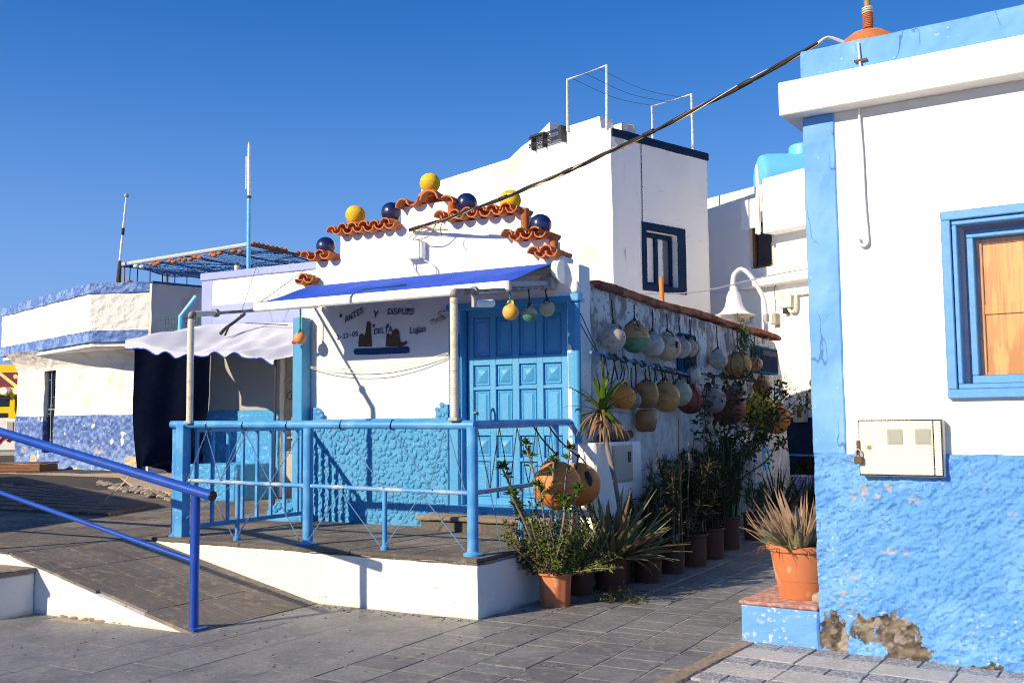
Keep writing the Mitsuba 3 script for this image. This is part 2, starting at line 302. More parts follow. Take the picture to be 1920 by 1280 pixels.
def buoy_mat(k, a, b, d=(.10, .085, .07), rough=.55):
    mat(k, proc(lambda p, n, uv: mix(mix(a, b, smoothstep(.3, .7, fbm(p.x * 9, p.y * 9, p.z * 9, 2))), d, smoothstep(.60, .78, fbm(p.x * 26, p.y * 26, p.z * 20, 2)) * .55)), rough)
buoy_mat('b_white', (.56, .49, .43), (.42, .34, .28))
buoy_mat('b_cream', (.60, .45, .29), (.50, .35, .21))
buoy_mat('b_orange', (.72, .25, .04), (.60, .19, .03))
buoy_mat('b_tan', (.58, .30, .10), (.46, .22, .07))
buoy_mat('b_brown', (.36, .17, .06), (.20, .09, .035))
buoy_mat('b_green', (.10, .28, .16), (.05, .18, .12))
buoy_mat('b_pale', (.46, .43, .29), (.38, .36, .24))
buoy_mat('b_red', (.30, .055, .035), (.20, .04, .03))
buoy_mat('b_grey', (.33, .27, .24), (.24, .20, .18))
buoy_mat('b_yellow', (.70, .50, .03), (.60, .40, .03), (.30, .17, .05), .8)
buoy_mat('float_orange', (.66, .22, .055), (.60, .20, .05), (.42, .16, .06))
buoy_mat('b_amber', (.72, .42, .09), (.66, .36, .07))
mat('b_navy', (.005, .014, .085), .22, spec=.7, clearcoat=1., clearcoat_gloss=.75)
mat('b_peach', (.72, .30, .13), .5)

def leafmat(k, a, b, rough=.5, trans=.35):
    scene[k] = {'type': 'principledthin', 'base_color': proc(lambda p, n, uv: mix(a, b, fbm(p.x * 16, p.y * 16, p.z * 16, 2))), 'roughness': rough, 'diff_trans': trans, 'spec_trans': 0.}
leafmat('leaf_green', (.035, .085, .018), (.10, .17, .035))
leafmat('leaf_yellow', (.14, .20, .03), (.26, .28, .05), .5, .6)
leafmat('leaf_dark', (.022, .040, .018), (.075, .095, .045))
leafmat('leaf_olive', (.06, .06, .03), (.15, .125, .075))
leafmat('leaf_dry', (.20, .13, .075), (.34, .22, .13), .8, .3)
leafmat('leaf_pale', (.07, .13, .07), (.16, .23, .12))
leafmat('yucca_green', (.06, .12, .02), (.15, .24, .045), .4, .5)
leafmat('curtain_thin', (.006, .010, .028), (.010, .016, .042), .8, 1.)
leafmat('flower_red', (.55, .02, .06), (.6, .05, .1))
leafmat('flower_yellow', (.70, .48, .01), (.62, .42, .02))
def aloe_c(lo):
    def f(p, n, uv):
        t = smoothstep(lo, lo + .22, p.z + .16 * (fbm(p.x * 11, p.y * 11, p.z * 3, 2) - .5)); g = fbm(p.x * 30, p.y * 30, p.z * 12, 2)
        return mix(mix((.12, .19, .09), (.24, .31, .16), g), mix((.19, .125, .08), (.36, .25, .165), g), t)
    return f
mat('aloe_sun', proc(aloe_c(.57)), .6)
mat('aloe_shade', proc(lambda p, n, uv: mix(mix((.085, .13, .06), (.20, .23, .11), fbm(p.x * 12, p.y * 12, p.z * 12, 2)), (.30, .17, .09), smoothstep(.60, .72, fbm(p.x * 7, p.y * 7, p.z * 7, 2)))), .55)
mat('stem_grey', proc(lambda p, n, uv: mix((.16, .13, .11), (.30, .25, .22), fbm(p.x * 50, p.y * 50, p.z * 50, 2))), .9)
mat('bark', (.09, .065, .045), .9)

# ================================================================== THE SETTING
def Lz(u0, u1, w0, w1, z): return np.array([[u0, w0, z], [u1, w0, z], [u1, w1, z], [u0, w1, z]]), np.array([[0, 1, 2, 3]])
put('ground', Lz(-3000, 3000, -3000, 3000, -.03), 'joint_sand', kind='structure')

def paving(parent, mats, fr, u0, u1, w0, w1, du, dw, h, inside, zf=lambda u, w: 0., gap=.008, limit=300, bev=.006, jit=.25, far='paving_beyond'):
    """slabs in rows; the nearest 'limit' are pieces of their own, the rest one part"""
    out = []; k = 0; a = u0
    while a < u1:
        b = min(u1, a + du * (1 + rng.uniform(-.04, .04))); c = w0 - rng.random() * dw
        while c < w1:
            d = min(w1, c + dw * (1 + rng.uniform(-jit, jit))); c = max(c, w0)
            if d - c < .05: c = d + 1e-6; continue
            ctr = ((a + b) / 2, (c + d) / 2)
            if inside(*ctr):
                g = gap * rng.uniform(.7, 1.5); j = [rng.uniform(-.003, .003) for _ in range(4)]
                v, f = boxm(a + g + j[0], b - g + j[1], c + g + j[2], d - g + j[3], -h, 0, bev)
                v = v.copy(); v[:, 2] += zf(v[:, 0], v[:, 1]) + rng.uniform(-.0012, .0012)
                out.append((np.linalg.norm(fr([ctr[0], ctr[1], 0])[:2]), v, f, rng.choice(mats)))
            c = d
        a = b
    out.sort(key=lambda x: x[0]); rest = MB()
    for i, (_, v, f, m) in enumerate(out):
        if i < limit: put('slab', (v, f), m, fr, parent)
        else: rest.add(v, f)
    if rest.n: put(far, rest, mats[0], fr, parent, kind='stuff')

# lower square: a bed with slabs on it, big smooth ones on the left, small worn ones towards the alley
put('square', Lz(-9, 12, -12, 30, .0105), 'joint_sand', FH, kind='structure')
UB = 2.42
def in_big(u, w): return (-w) > 1.7 and not (u < .80 and -w < 3.3)
paving('square', STONES[:2], FH, -4.3, UB, -6.6, -1.6, .46, .82, .05, in_big, lambda u, w: .0145, .0014, 200, bev=.0015)
def in_small(u, w):
    x = FH((u, w, 0)); r = x[:2] - FR.o[:2]; ur = r @ FR.R[:2, 0]; wr = r @ FR.R[:2, 1]
    return not (ur > -.50 and wr < .04) and u < 6.3 and not (ur > .1 and wr > 0)
paving('square', ['slab_a', 'slab_c', 'slab_c', 'slab_b'], FH, UB, 6.2, -5.2, 11, .345, .27, .05, in_small, lambda u, w: .0155 + rng.uniform(-.002, .002), .0045, 300, bev=.004, jit=.45)

# grit, crumbs and dry leaves lying on the square and along its edges
mb, dl = MB(), MB()
for k in range(330):
    if k < 150: u, w = rng.uniform(-.5, 4.4), rng.uniform(-5.0, -2.0)
    elif k < 230: u, w = rng.uniform(.9, 2.4), -1.93 - abs(rng.gauss(0, .07))
    else: u, w = 2.45 + abs(rng.gauss(0, .16)), rng.uniform(-1.9, 3.)
    if u < .85 and w > -3.32: continue
    r = rng.uniform(.0025, .008); v, f = ball((0, 0, 0), r, 1, (1.4, 1, .6)); mb.add(v * (1 + .5 * (meshkit.noise(v * 200 + k) - .5)[:, None]) + [u, w, .017], f)
    if k % 5 == 0: a = rng.uniform(0, 6.3); dl.add(np.array([[0, -.008, 0], [.03, 0, .006], [0, .008, 0], [-.018, 0, .004]]) @ np.array([[math.cos(a), math.sin(a), 0], [-math.sin(a), math.cos(a), 0], [0, 0, 1]]) + [u + rng.uniform(-.1, .1), w + rng.uniform(-.08, 0), .0185], np.array([[0, 1, 2], [0, 2, 3]]))
put('grit', mb, 'kerb_dark', FH, 'square', kind='stuff'); put('fallen_leaves', dl, 'dust', FH, 'square', kind='stuff')
# pavement in front of the corner house
put('pavement', boxm(-.5, 5, -2.2, .02, -.05, .012), 'joint_sand', FR, kind='structure')
put('edging', rough(boxm(-.56, -.44, -2.2, .04, -.04, .030, .01), .05, .006, 9), 'kerb_brown', FR, 'pavement')
wy = -.002
for row, (d, dx, mm) in enumerate([(.20, .215, 'tile_dark'), (.27, .44, 'tile_pale'), (.18, .215, 'tile_dark'), (.27, .44, 'tile_pale'), (.18, .215, 'tile_dark')]):
    x = -.43 + (rng.random() * -.1)
    while x < 2.4:
        a, b = max(x, -.43), x + dx
        if b - a > .04: put('tile', boxm(a + .004, b - .004, wy - d + .004, wy - .004, -.02, .030 + rng.uniform(-.002, .002), .004), mm, FR, 'pavement')
        x = b
    wy -= d

# the upper level, its ramp and the terrace
def zup(u, w): return .462 + .0085 * np.maximum(0, w) + .003 * np.maximum(0, -u - 1)
up = unary_union([Polygon([(-60, -3.2), (-1.25, -3.2), (-1.25, -1.86), (2.36, -1.86), (2.36, .1), (-.8, .1), (-.8, 2.2), (1.6, 2.2), (1.6, 60), (-60, 60)])])
v, f = slabz(up, -.4, 0); t = trimesh.Trimesh(v, f); v, f = trimesh.remesh.subdivide_to_size(t.vertices, t.faces, 4., max_iter=8); v[:, 2] += np.where(v[:, 2] > -.1, zup(v[:, 0], v[:, 1]) - .006, 0)
put('upper_pavement', (v, f), 'joint_dark', FH, kind='structure')
UPM = ['upper_stone', 'ramp_b', 'upper_stone']
paving('upper_pavement', UPM, FH, -7, -1.29, -3.2, 3.4, .62, .40, .03, lambda u, w: True, lambda u, w: zup(u, w) + .001, .0035, 170, bev=.003)
paving('upper_pavement', UPM, FH, -1.285, 2.385, -1.888, -.005, .62, .40, .03, lambda u, w: True, lambda u, w: zup(u, w) + .001, .0030, 90, bev=.003)
paving('upper_pavement', UPM, FH, -1.285, -.86, .0, 1.3, .62, .40, .03, lambda u, w: True, lambda u, w: zup(u, w) + .001, .0035, 20, bev=.003)
def zr(u): return .012 + np.clip((.83 - u) / 2.13, 0, 1) * .452
v, f = Lz(-1.3, .86, -3.2, -1.89, 0.); v, f = trimesh.remesh.subdivide_to_size(*[np.asarray(x) for x in (v, np.array([[0, 1, 2], [0, 2, 3]]))], .3); v[:, 2] = zr(v[:, 0])
put('ramp', (v, f), 'joint_dark', FH, kind='structure')
paving('ramp', RAMPS, FH, -1.27, .83, -3.238, -1.895, .525, .335, .03, lambda u, w: w > -3.24 and w < -1.89, lambda u, w: zr(u) + .006, .002, 100, bev=.002, jit=.05)
# raised rusty slab and dusty ground in front of the left house
put('raised_pavement', rough(slabz([(-14, -1.2), (-3.3, -.62), (-3.9, .6), (-7.4, 2.3), (-14, 4.6)], .3, .505), .5, .01, 2), 'rust_deck', FH, kind='structure')
for k in range(7):
    put('joint', tube([FH((-13 + 0 * k, -.9 + .75 * k + .3, .509)), FH((-3.6 - .55 * k, -.35 + .32 * k + .05, .509))], .004, 4), 'joint_dark', WORLD, 'raised_pavement')
put('dusty_ground', rough(slabz([(-30, 5.3), (-9.5, 4.6), (-7.0, 2.8), (-4.2, 1.4), (-3.6, 2.3), (-6, 14), (-30, 18)], .3, .535), .6, .012, 1.5), 'dust', FH, kind='structure')
mb = MB()
for k in range(120):
    t = rng.random(); u = -8.6 + 4.6 * t + rng.uniform(-.15, .15); w = 3.45 - 2.35 * t + rng.gauss(0, .10); r = rng.uniform(.015, .055) * (1.3 if rng.random() < .15 else 1)
    v, f = ball((0, 0, 0), r, 1, (1.5, 1, .55)); v = v + .5 * r * (meshkit.noise(v * 30 + 7 * k) - .5)[:, None]; a = rng.uniform(0, 6.3); mb.add(np.stack([v[:, 0] * math.cos(a) - v[:, 1] * math.sin(a) + u, v[:, 0] * math.sin(a) + v[:, 1] * math.cos(a) + w, v[:, 2] + .515], 1), f)
put('rubble', mb, 'joint_sand', FH, kind='stuff', label='loose pale stones along the edge of the raised slab', cat='stones')

oh = thing('near_white_house', 'plain white house just outside the left edge whose shadow falls on the upper ground', 'house')
K = np.array([-8.75, 9.62]); e1, e2 = np.array([-.59, .81]), np.array([-.24, -.97])
put('wall', slabz([K, K + 9 * e1, K + 9 * e1 + 9 * e2, K + 9 * e2], .3, 3.0), 'white_plaster', WORLD, oh)
# ================================================================== LOW WALLS AND HANDRAIL
tw = thing('terrace_wall', 'white retaining wall of the terrace, corner post on its rim', 'wall')
m = rough(extrude([(-1.2, .425), (.86, -.02), (2.39, -.02), (2.39, .43), (-1.2, .431)], -1.89, -1.6), .06, .007, 4); put('front', m, 'low_wall_white', FH, tw, 30)
m = rough(boxm(2.12, 2.392, -1.62, .0, -.05, .43), .06, .007, 4, 3); put('side', m, 'low_wall_white', FH, tw, 30)
m = rough(extrude([(-1.15, .435), (2.396, .415), (2.396, .432), (-1.15, .434)], -1.895, -1.80), .05, .006, 9, 5); put('rim', m, 'upper_stone', FH, tw, 30)
m = rough(boxm(2.26, 2.397, -1.8, -.02, .41, .432), .05, .005, 9, 6); put('rim', m, 'kerb_brown', FH, tw, 30)
rw = thing('ramp_wall', 'white wedge-shaped wall along the left side of the ramp', 'wall')
put('wall', rough(extrude([(-7, -.02), (.76, -.02), (.76, .006), (.70, .02), (-1.27, .448), (-1.6, .455), (-7, .458)], -3.245, -3.12), .06, .006, 4, 8), 'low_wall_white', FH, rw, 30)
m = MB()
for k in range(40):
    t = rng.gauss(0, .5); m.ball((-.18 + t * .45, -3.245, rng.uniform(.0, .03)), rng.uniform(.006, .018), 1, (2.0, .5, .7))
put('crumbled_plaster', m, 'kerb_brown', FH, rw, kind='stuff')
sb = thing('low_block', 'low white block with grey cap against the ramp wall', 'block')
put('body', rough(boxm(-3.4, -.925, -3.6, -3.25, -.02, .335, .01), .06, .006, 5), 'low_wall_white', FH, sb, 30)
put('cap', rough(boxm(-3.4, -.905, -3.62, -3.247, .335, .375, .008), .06, .006, 5), 'kerb_brown', FH, sb, 30)

hr = thing('ramp_handrail', 'dark blue tubular handrail beside the ramp', 'handrail')
W0 = -3.14
put('top_rail', tube([(-6.5, W0, 1.50), (-2.0, W0, 1.50), (-1.75, W0, 1.485), (.90, W0, .985)], .038, 16), 'hand_blue', FH, hr, 40)
put('end_cap', tube([(.898, W0, .9855), (.912, W0, .983)], .0375, 16), 'black_cap', FH, hr, 40)
put('middle_rail', tube([(-6.5, W0, .99), (-2.0, W0, .99), (-1.75, W0, .98), (.72, W0, .51)], .019, 12), 'hand_blue', FH, hr, 40)
put('post', tube([(.735, W0, .01), (.735, W0, .985)], .034, 16), 'hand_blue', FH, hr, 40)
put('post', tube([(-1.7, W0, .44), (-1.7, W0, 1.46)], .034, 16), 'hand_blue', FH, hr, 40)
put('post', tube([(-4.2, W0, .44), (-4.2, W0, 1.49)], .034, 16), 'hand_blue', FH, hr, 40)
put('foot_plate', boxm(.655, .815, W0 - .075, W0 + .075, .02, .034, .003), 'hand_blue', FH, hr)

# ================================================================== TERRACE RAILING AND GATE
tr = thing('terrace_railing', 'light blue tubular railing with cord lashings round the terrace', 'railing')
RW = -1.72
put('top_rail', tube([(-1.10, RW, 1.505), (2.275, RW, 1.478)], .036, 16), 'rail_blue', FH, tr, 40)
put('top_rail', tube([(2.25, RW + .02, 1.478), (2.25, .02, 1.490)], .035, 16), 'rail_blue', FH, tr, 40)
put('middle_rail', tube([(-1.06, RW, .985), (2.25, RW, .945)], .019, 12), 'rail_worn', FH, tr, 40)
put('middle_rail', tube([(2.25, RW, .945), (2.25, .0, .965)], .019, 12), 'rail_worn', FH, tr, 40)
for (u, w, r) in ((-1.03, RW, .042), (.577, RW, .044), (2.246, RW, .045), (2.25, -.30, .036)):
    put('post', tube([(u, w, .45), (u, w, 1.46)], r, 16), 'rail_blue', FH, tr, 40)
    p = put('base_flange', lathe([(.0, .455), (r * 1.7, .455), (r * 1.75, .478), (r * 1.15, .49), (r, .50)], 16, (u, w, 0)), 'rail_blue', FH, tr, 30)
for (u, w) in ((-.245, RW), (1.395, RW), (2.25, -.95)):
    put('short_post', tube([(u, w, .45), (u, w, .97)], .021, 12), 'rail_blue', FH, tr, 40); put('short_post_foot', lathe([(0, .455), (.034, .455), (.034, .49), (.022, .50)], 12, (u, w, 0)), 'rail_blue', FH, tr, 30)
def lash(pts, m='rope_blue', r=.0045): put('lashing_cord', tube(np.array(pts), r, 5), m, FH, tr)
tops = [-.62, -.17, .33, 1.0, 1.52, 1.98]
for i, u in enumerate([-.62, -.17, .35, .95, 1.48]):
    g = np.linspace(0, 2 * np.pi, 13); put('lashing_cord', tube(np.stack([u + .006 * np.sin(3 * g), RW - .041 * np.cos(g), 1.49 - .004 * (u + .6) + .041 * np.sin(g)], 1), .005, 5), 'rope_dark', FH, tr)
zz = [(-1.0, .70), (-.62, 1.45), (-.48, 1.0), (-.17, 1.45), (.20, .98), (.35, 1.45), (.9, .98)]
lash([(-.98, RW - .04, .72), (-.60, RW - .04, 1.44)]); lash([(-.62, RW - .03, 1.44), (-.44, RW - .02, .99)]); lash([(-.44, RW - .02, .99), (-.10, RW - .03, 1.44)])
lash([(-.14, RW - .03, 1.44), (.16, RW - .02, .98)]); lash([(.16, RW - .02, .98), (.54, RW - .045, 1.43)]); lash([(-.17, RW - .03, 1.44), (-.45, RW - .02, .99)])
lash([(-.9, RW - .02, .62), (-.26, RW - .02, .97)]); lash([(-.62, RW - .02, .97), (-.27, RW - .03, .50)]); lash([(-.22, RW - .03, .50), (.16, RW - .02, .97)]); lash([(.16, RW - .02, .97), (.53, RW - .05, .50)])
lash([(.62, RW - .05, .50), (.98, RW - .02, .96)]); lash([(.92, RW - .02, .96), (1.37, RW - .03, .50)]); lash([(1.42, RW - .03, .50), (1.80, RW - .02, .95)]); lash([(1.75, RW - .02, .95), (2.20, RW - .05, .51)])
lash([(.97, RW - .03, 1.43), (1.40, RW - .02, .97)]); lash([(1.50, RW - .03, 1.43), (1.88, RW - .02, .96)]); lash([(2.0, RW - .03, 1.42), (1.85, RW - .02, .98)]); lash([(2.05, RW - .03, 1.42), (2.2, RW - .04, .96)])
for w0, w1 in ((-1.6, -1.25), (-1.25, -.95), (-.95, -.6), (-.6, -.32)):
    lash([(2.22, w0, 1.45), (2.23, (w0 + w1) / 2, .96)], 'rope_dark'); lash([(2.22, w1, 1.45), (2.23, (w0 + w1) / 2, .96)], 'rope_dark'); lash([(2.23, (w0 + w1) / 2, .95), (2.23, w1, .47)], 'rope_blue')

gt = thing('terrace_gate', 'blue barred gate standing behind the left end of the terrace railing', 'gate')
put('hinge_post', boxm(-.985, -.885, RW - .06, RW + .04, .46, 1.50, .004), 'rail_blue', FH, gt)
put('bottom_bar', boxm(-.87, -.83, -1.66, -.06, .535, .575, .003), 'rail_blue', FH, gt)
put('top_bar', boxm(-.87, -.83, -1.66, -.06, 1.43, 1.468, .003), 'rail_blue', FH, gt)
for k in range(8):
    w = -1.64 + .2 * k; put('bar', boxm(-.866, -.834, w - .014, w + .014, .575, 1.43, .002), 'rail_blue', FH, gt)
put('end_stile', boxm(-.87, -.83, -.095, -.055, .575, 1.43, .002), 'rail_blue', FH, gt)

# ================================================================== THE BUOY HOUSE
ho = thing('buoy_house', 'white house with stepped tiled gable, blue panelled door and side wall hung with buoys', 'house')
gable = [(-1.0, .3), (2.37, .3), (2.37, 2.96), (2.20, 3.0), (2.20, 3.06), (2.06, 3.06), (2.06, 3.24), (1.776, 3.24), (1.776, 3.51), (.932, 3.51), (.932, 3.74), (.328, 3.74), (.328, 3.515), (-.478, 3.515), (-.478, 3.26), (-.82, 3.26), (-.82, 3.02), (-1.0, 3.02)]
front = Polygon(gable).difference(sbox(1.03, .2, 2.24, 2.63))
put('front_wall', rough(extrude(front, 0, .24), .07, .006, 4, 11), 'white_plaster', FH, ho, 30)
def side_prism(poly, u0, u1):
    v, f = extrude(poly, u0, u1); return v[:, [1, 0, 2]], np.asarray(f)[:, ::-1]
sw = [(.241, -.05), (7.55, -.05), (7.50, .9), (7.40, 1.5), (7.22, 2.1), (7.0, 2.5), (6.85, 2.66), (.241, 2.80)]
put('side_wall', rough(side_prism(sw, 2.10, 2.37), .10, .022, 2.6, 12), 'grimy_plaster', FH, ho, 40)
put('corner_plaster', rough(boxm(2.22, 2.375, .0, .243, 2.69, 2.97, .02), .04, .012, 7, 13), 'white_plaster', FH, ho, 40)
put('back_wall', boxm(-1.0, 2.1, 6.8, 7.0, 0, 2.7), 'white_plaster', FH, ho); put('left_wall', boxm(-1.0, -.8, .241, 6.8, 0, 2.7), 'white_plaster', FH, ho)
put('flat_roof', boxm(-.8, 2.1, .241, 6.8, 2.5, 2.62), 'white_plaster', FH, ho)
put('inner_dark', boxm(.95, 2.35, .26, .30, .3, 2.7), 'joint_dark', FH, ho)
# clay edge of the side roof
v, f = boxm(2.02, 2.445, .33, 6.98, .012, .072, .012); m = rough((v, f), .07, .018, 5, 14); m[0][:, 2] += 2.76 - .0105 * m[0][:, 1] + .012 * np.sin(m[0][:, 1] * 2.3)
put('roof_edge', m, 'clay_edge', FH, ho, 30)
v, f = boxm(2.0, 2.415, .36, 6.95, .070, .092, .008); m = rough((v, f), .1, .012, 4, 15); m[0][:, 2] += 2.76 - .0105 * m[0][:, 1] + .012 * np.sin(m[0][:, 1] * 2.3)
put('roof_edge_top', m, 'clay', FH, ho, 30)

def halfpipe(c, r0, r1, a0, a1, axis, l0, l1, n=10):
    """a barrel tile: an arc of ring section from r1 to r0, swept along an axis ('y' or 'z') of the frame"""
    g = np.linspace(a0, a1, n); rad = np.concatenate([np.full(n, r0), np.full(n, r1)]); g = np.concatenate([g, g[::-1]]); m = 2 * n
    P = []
    for l, sc in ((l0, 1), (l1, .86)):
        x = rad * np.cos(g) * sc; y = rad * np.sin(g) * sc
        P.append(np.stack([c[0] + x, np.full(m, l), c[2] + y], 1) if axis == 'y' else np.stack([c[0] + x, c[1] + y, np.full(m, l)], 1))
    V = np.vstack(P); j = np.arange(m); k = (j + 1) % m
    F = [np.stack([j, k, k + m, j + m], 1)]
    for o in (0, m):
        i = np.arange(n - 1); F.append(np.stack([o + i, o + i + 1, o + m - 2 - i, o + m - 1 - i], 1))
    return V, np.vstack(F)
def tile_row(u0, u1, z0, first=True):
    n = max(1, round((u1 - u0) / .148)); d = (u1 - u0) / n
    for i in range(n):
        u = u0 + d * (i + .5); jw = rng.uniform(-.015, .015); jz = rng.uniform(-.006, .006)
        put('roof_tile', halfpipe((u, 0, z0 + .056 + jz), .070, .057, math.pi * 1.02, math.pi * 1.98, 'y', -.125 + jw, .22), 'clay', FH, ho, 40)
        if i < n - 1 or first: 
            uc = u + d / 2 if i < n - 1 else u0 - .02
            put('roof_tile', halfpipe((uc, 0, z0 + .040 + jz), .068, .055, math.pi * .02, math.pi * .98, 'y', -.118 - jw, .22), 'clay', FH, ho, 40)
tile_row(-1.02, -.76, 3.03, False); tile_row(-.86, -.50, 3.265); tile_row(-.50, .345, 3.515)
tile_row(.90, 1.79, 3.515); tile_row(1.68, 2.09, 3.245); tile_row(1.97, 2.20, 3.05)
# the cap of the gable: larger tiles lying along it
for u, a, z, r in ((.43, .06, 3.735, .085), (.76, .0, 3.755, .115)):
    put('roof_tile', halfpipe((u, 0, z - .02), r, r - .016, math.pi * (.04 + a), math.pi * (.96 + a), 'y', -.13, .24, 12), 'clay', FH, ho, 40)
put('roof_tile', halfpipe((.53, 0, 3.80), .085, .070, math.pi * 1.05, math.pi * 1.95, 'y', -.10, .24), 'clay', FH, ho, 40)
put('roof_tile', halfpipe((.96, 0, 3.68), .095, .08, math.pi * .02, math.pi * .7, 'y', -.12, .24, 12), 'clay', FH, ho, 40)
for u, w, z0, z1 in ((.945, .0, 3.56, 3.75), (1.785, .0, 3.30, 3.56), (2.085, .02, 3.08, 3.26)):
    put('riser_tile', halfpipe((u, w, 0), .062, .048, -math.pi * .5, math.pi * .5, 'z', z0, z1), 'clay', FH, ho, 40)
for u, z in ((-.72, 3.35), (-.311, 3.615), (.163, 3.595), (.658, 3.845), (1.104, 3.585), (1.61, 3.565), (1.944, 3.29)):
    put('clay_bed', rough(lathe([(0, z - .03), (.13, z - .03), (.12, z + .0), (.075, z + .035), (.0, z + .035)], 14, (u, .05, 0)), .04, .014, 16, int(u * 90) + 300), 'clay', FH, ho, 40)

# door, frame and step
dr_ = put('door', boxm(1.06, 2.24, .125, .165, .69, 2.63), 'turquoise_paint', FH, ho)
cols = [(1.140, 1.335), (1.400, 1.590), (1.663, 1.858), (1.928, 2.130)]; rows = [(2.14, 2.54), (1.845, 2.06), (1.45, 1.815), (1.15, 1.365), (.755, 1.115)]
ue = [1.095] + [x for c in cols for x in c] + [2.235]; 
for i in range(0, len(ue), 2): put('stile', boxm(ue[i], ue[i + 1], .095, .1245, .69, 2.63, .003), 'turquoise_paint', FH, dr_)
ze = [.69] + [x for r_ in rows[::-1] for x in r_] + [2.63]
for i in range(0, len(ze), 2):
    for c in cols: put('rail', boxm(c[0] + .0005, c[1] - .0005, .0965, .1245, ze[i], ze[i + 1] - .0005, .002), 'turquoise_paint', FH, dr_)
def panel(u0, u1, z0, z1, mm):
    mb = MB(); rings = [(.010, .1235), (.020, .110), (.028, .110), (.034, .118), (.058, .104)]
    V = []
    for ins, w in rings: V += [[u0 + ins, w, z0 + ins], [u1 - ins, w, z0 + ins], [u1 - ins, w, z1 - ins], [u0 + ins, w, z1 - ins]]
    q = (z1 - z0) < .25; V.append([(u0 + u1) / 2, .086 if q else .104, (z0 + z1) / 2])
    F = []
    for i in range(len(rings) - 1):
        for k in range(4): a, b = 4 * i + k, 4 * i + (k + 1) % 4; F += [[a, b, b + 4], [a, b + 4, a + 4]]
    l = 4 * (len(rings) - 1)
    F += [[l + k, l + (k + 1) % 4, len(V) - 1] for k in range(4)]
    put('panel', (np.array(V), np.array(F)), mm, FH, dr_)
for r_ in rows:
    for i, c in enumerate(cols): panel(*c, *r_, 'window_blue' if i == 0 and r_[0] > 2 else 'turquoise_paint')
put('pull_handle', tube(smoothp([(1.367, .094, 1.47), (1.367, .05, 1.50), (1.367, .045, 1.55), (1.367, .05, 1.60), (1.367, .094, 1.63)], 4), .011, 8), 'deep_turquoise', FH, dr_, True)
put('lock', lathe([(0, 0), (.022, 0), (.022, .012), (.012, .02), (0, .02)], 12, (0, 0, 0)), 'brass_pole', Frame(FH((1.165, .094, 1.585)), (.871, -.492)), dr_)
put('lock', ball((1.105, .088, 1.20), .02, 1), 'rust_steel', FH, dr_)
df = put('door_frame', boxm(.925, 1.03, -.022, .10, .60, 2.61, .004), 'turquoise_paint', FH, ho)
put('moulding', boxm(1.0315, 1.055, .012, .12, .69, 2.61, .003), 'turquoise_paint', FH, df)
put('jamb', boxm(2.242, 2.285, .0, .12, .69, 2.61, .004), 'turquoise_paint', FH, df); put('jamb', boxm(2.2865, 2.325, -.02, .10, .60, 2.61, .004), 'turquoise_paint', FH, df)
put('header', boxm(.90, 2.37, -.035, .12, 2.6115, 2.675, .006), 'turquoise_paint', FH, df)
put('sill', boxm(.93, 2.32, -.05, .12, .605, .688, .006), 'turquoise_paint', FH, df)
put('corner_column', tube([(2.35, -.02, .62), (2.35, -.02, 2.6)], .036, 14), 'turquoise_paint', FH, df, 40)
put('capital', boxm(2.30, 2.40, -.075, .03, 2.61, 2.69, .012), 'turquoise_paint', FH, df)
put('plaster_knob', rough(lathe([(0, 2.69), (.032, 2.70), (.04, 2.75), (.03, 2.80), (.0, 2.81)], 12, (2.345, -.03, 0)), .03, .006, 20, 5), 'white_plaster', FH, df, True)
put('stone_step', rough(boxm(.74, 2.22, -.36, -.003, .562, .604, .01), .05, .006, 7, 4), 'kerb_brown', FH, ho, 30); put('step_base', rough(boxm(.78, 2.2, -.32, -.003, .42, .561, .01), .05, .008, 7, 5), 'upper_stone', FH, ho, 30)

# pebble dado, up to 300 pebbles as pieces
dd = put('stone_dado', rough(boxm(-.83, .92, -.035, -.004, .42, 1.50, .006), .06, .004, 6, 21), 'pebble_blue', FH, ho, 30)
put('top_band', boxm(-.83, .922, -.05, -.003, 1.501, 1.545, .012), 'pebble_blue', FH, dd)
pk = []; tries = 0
while len(pk) < 460 and tries < 60000:
    tries += 1; u, z = rng.uniform(-.80, .89), rng.uniform(.50, 1.475); 
    if rng.random() < .07:
        a = rng.uniform(0, math.pi / 2); q = rng.uniform(0, .12); u, z = ((-.80 + q * math.cos(a)), 1.56 + q * math.sin(a)) if rng.random() < .5 else ((.895 - q * math.cos(a)), 1.56 + q * math.sin(a))
    r = rng.choice([.022, .027, .031, .036]); 
    if all((u - x) ** 2 + (z - y) ** 2 > ((r + q) * .80) ** 2 for x, y, q in pk): pk.append((u, z, r))
pk.sort(key=lambda x: -x[2]); rest = MB()
for i, (u, z, r) in enumerate(pk):
    a = rng.uniform(0, 3.14); v, f = ball((0, 0, 0), r, 2 if i < 300 else 1, (rng.uniform(1.0, 1.4), .52, rng.uniform(.75, 1.0))); v = v + .34 * r * (meshkit.noise(v * 30 + i) - .5)[:, None]
    v = np.stack([v[:, 0] * math.cos(a) - v[:, 2] * math.sin(a) + u, v[:, 1] - .034, v[:, 0] * math.sin(a) + v[:, 2] * math.cos(a) + z], 1)
    if i < 300: put('pebble', (v, f), 'pebble_blue', FH, dd, True)
    else: rest.add(v, f)
if rest.n: put('small_pebbles', rest, 'pebble_blue', FH, dd, True, kind='stuff')
put('rounded_corner', lathe([(0, -.0), (.135, 0), (.135, .03), (0, .03)], 30), 'pebble_blue', Frame((0, 0), (1, 0)), dd) if False else None
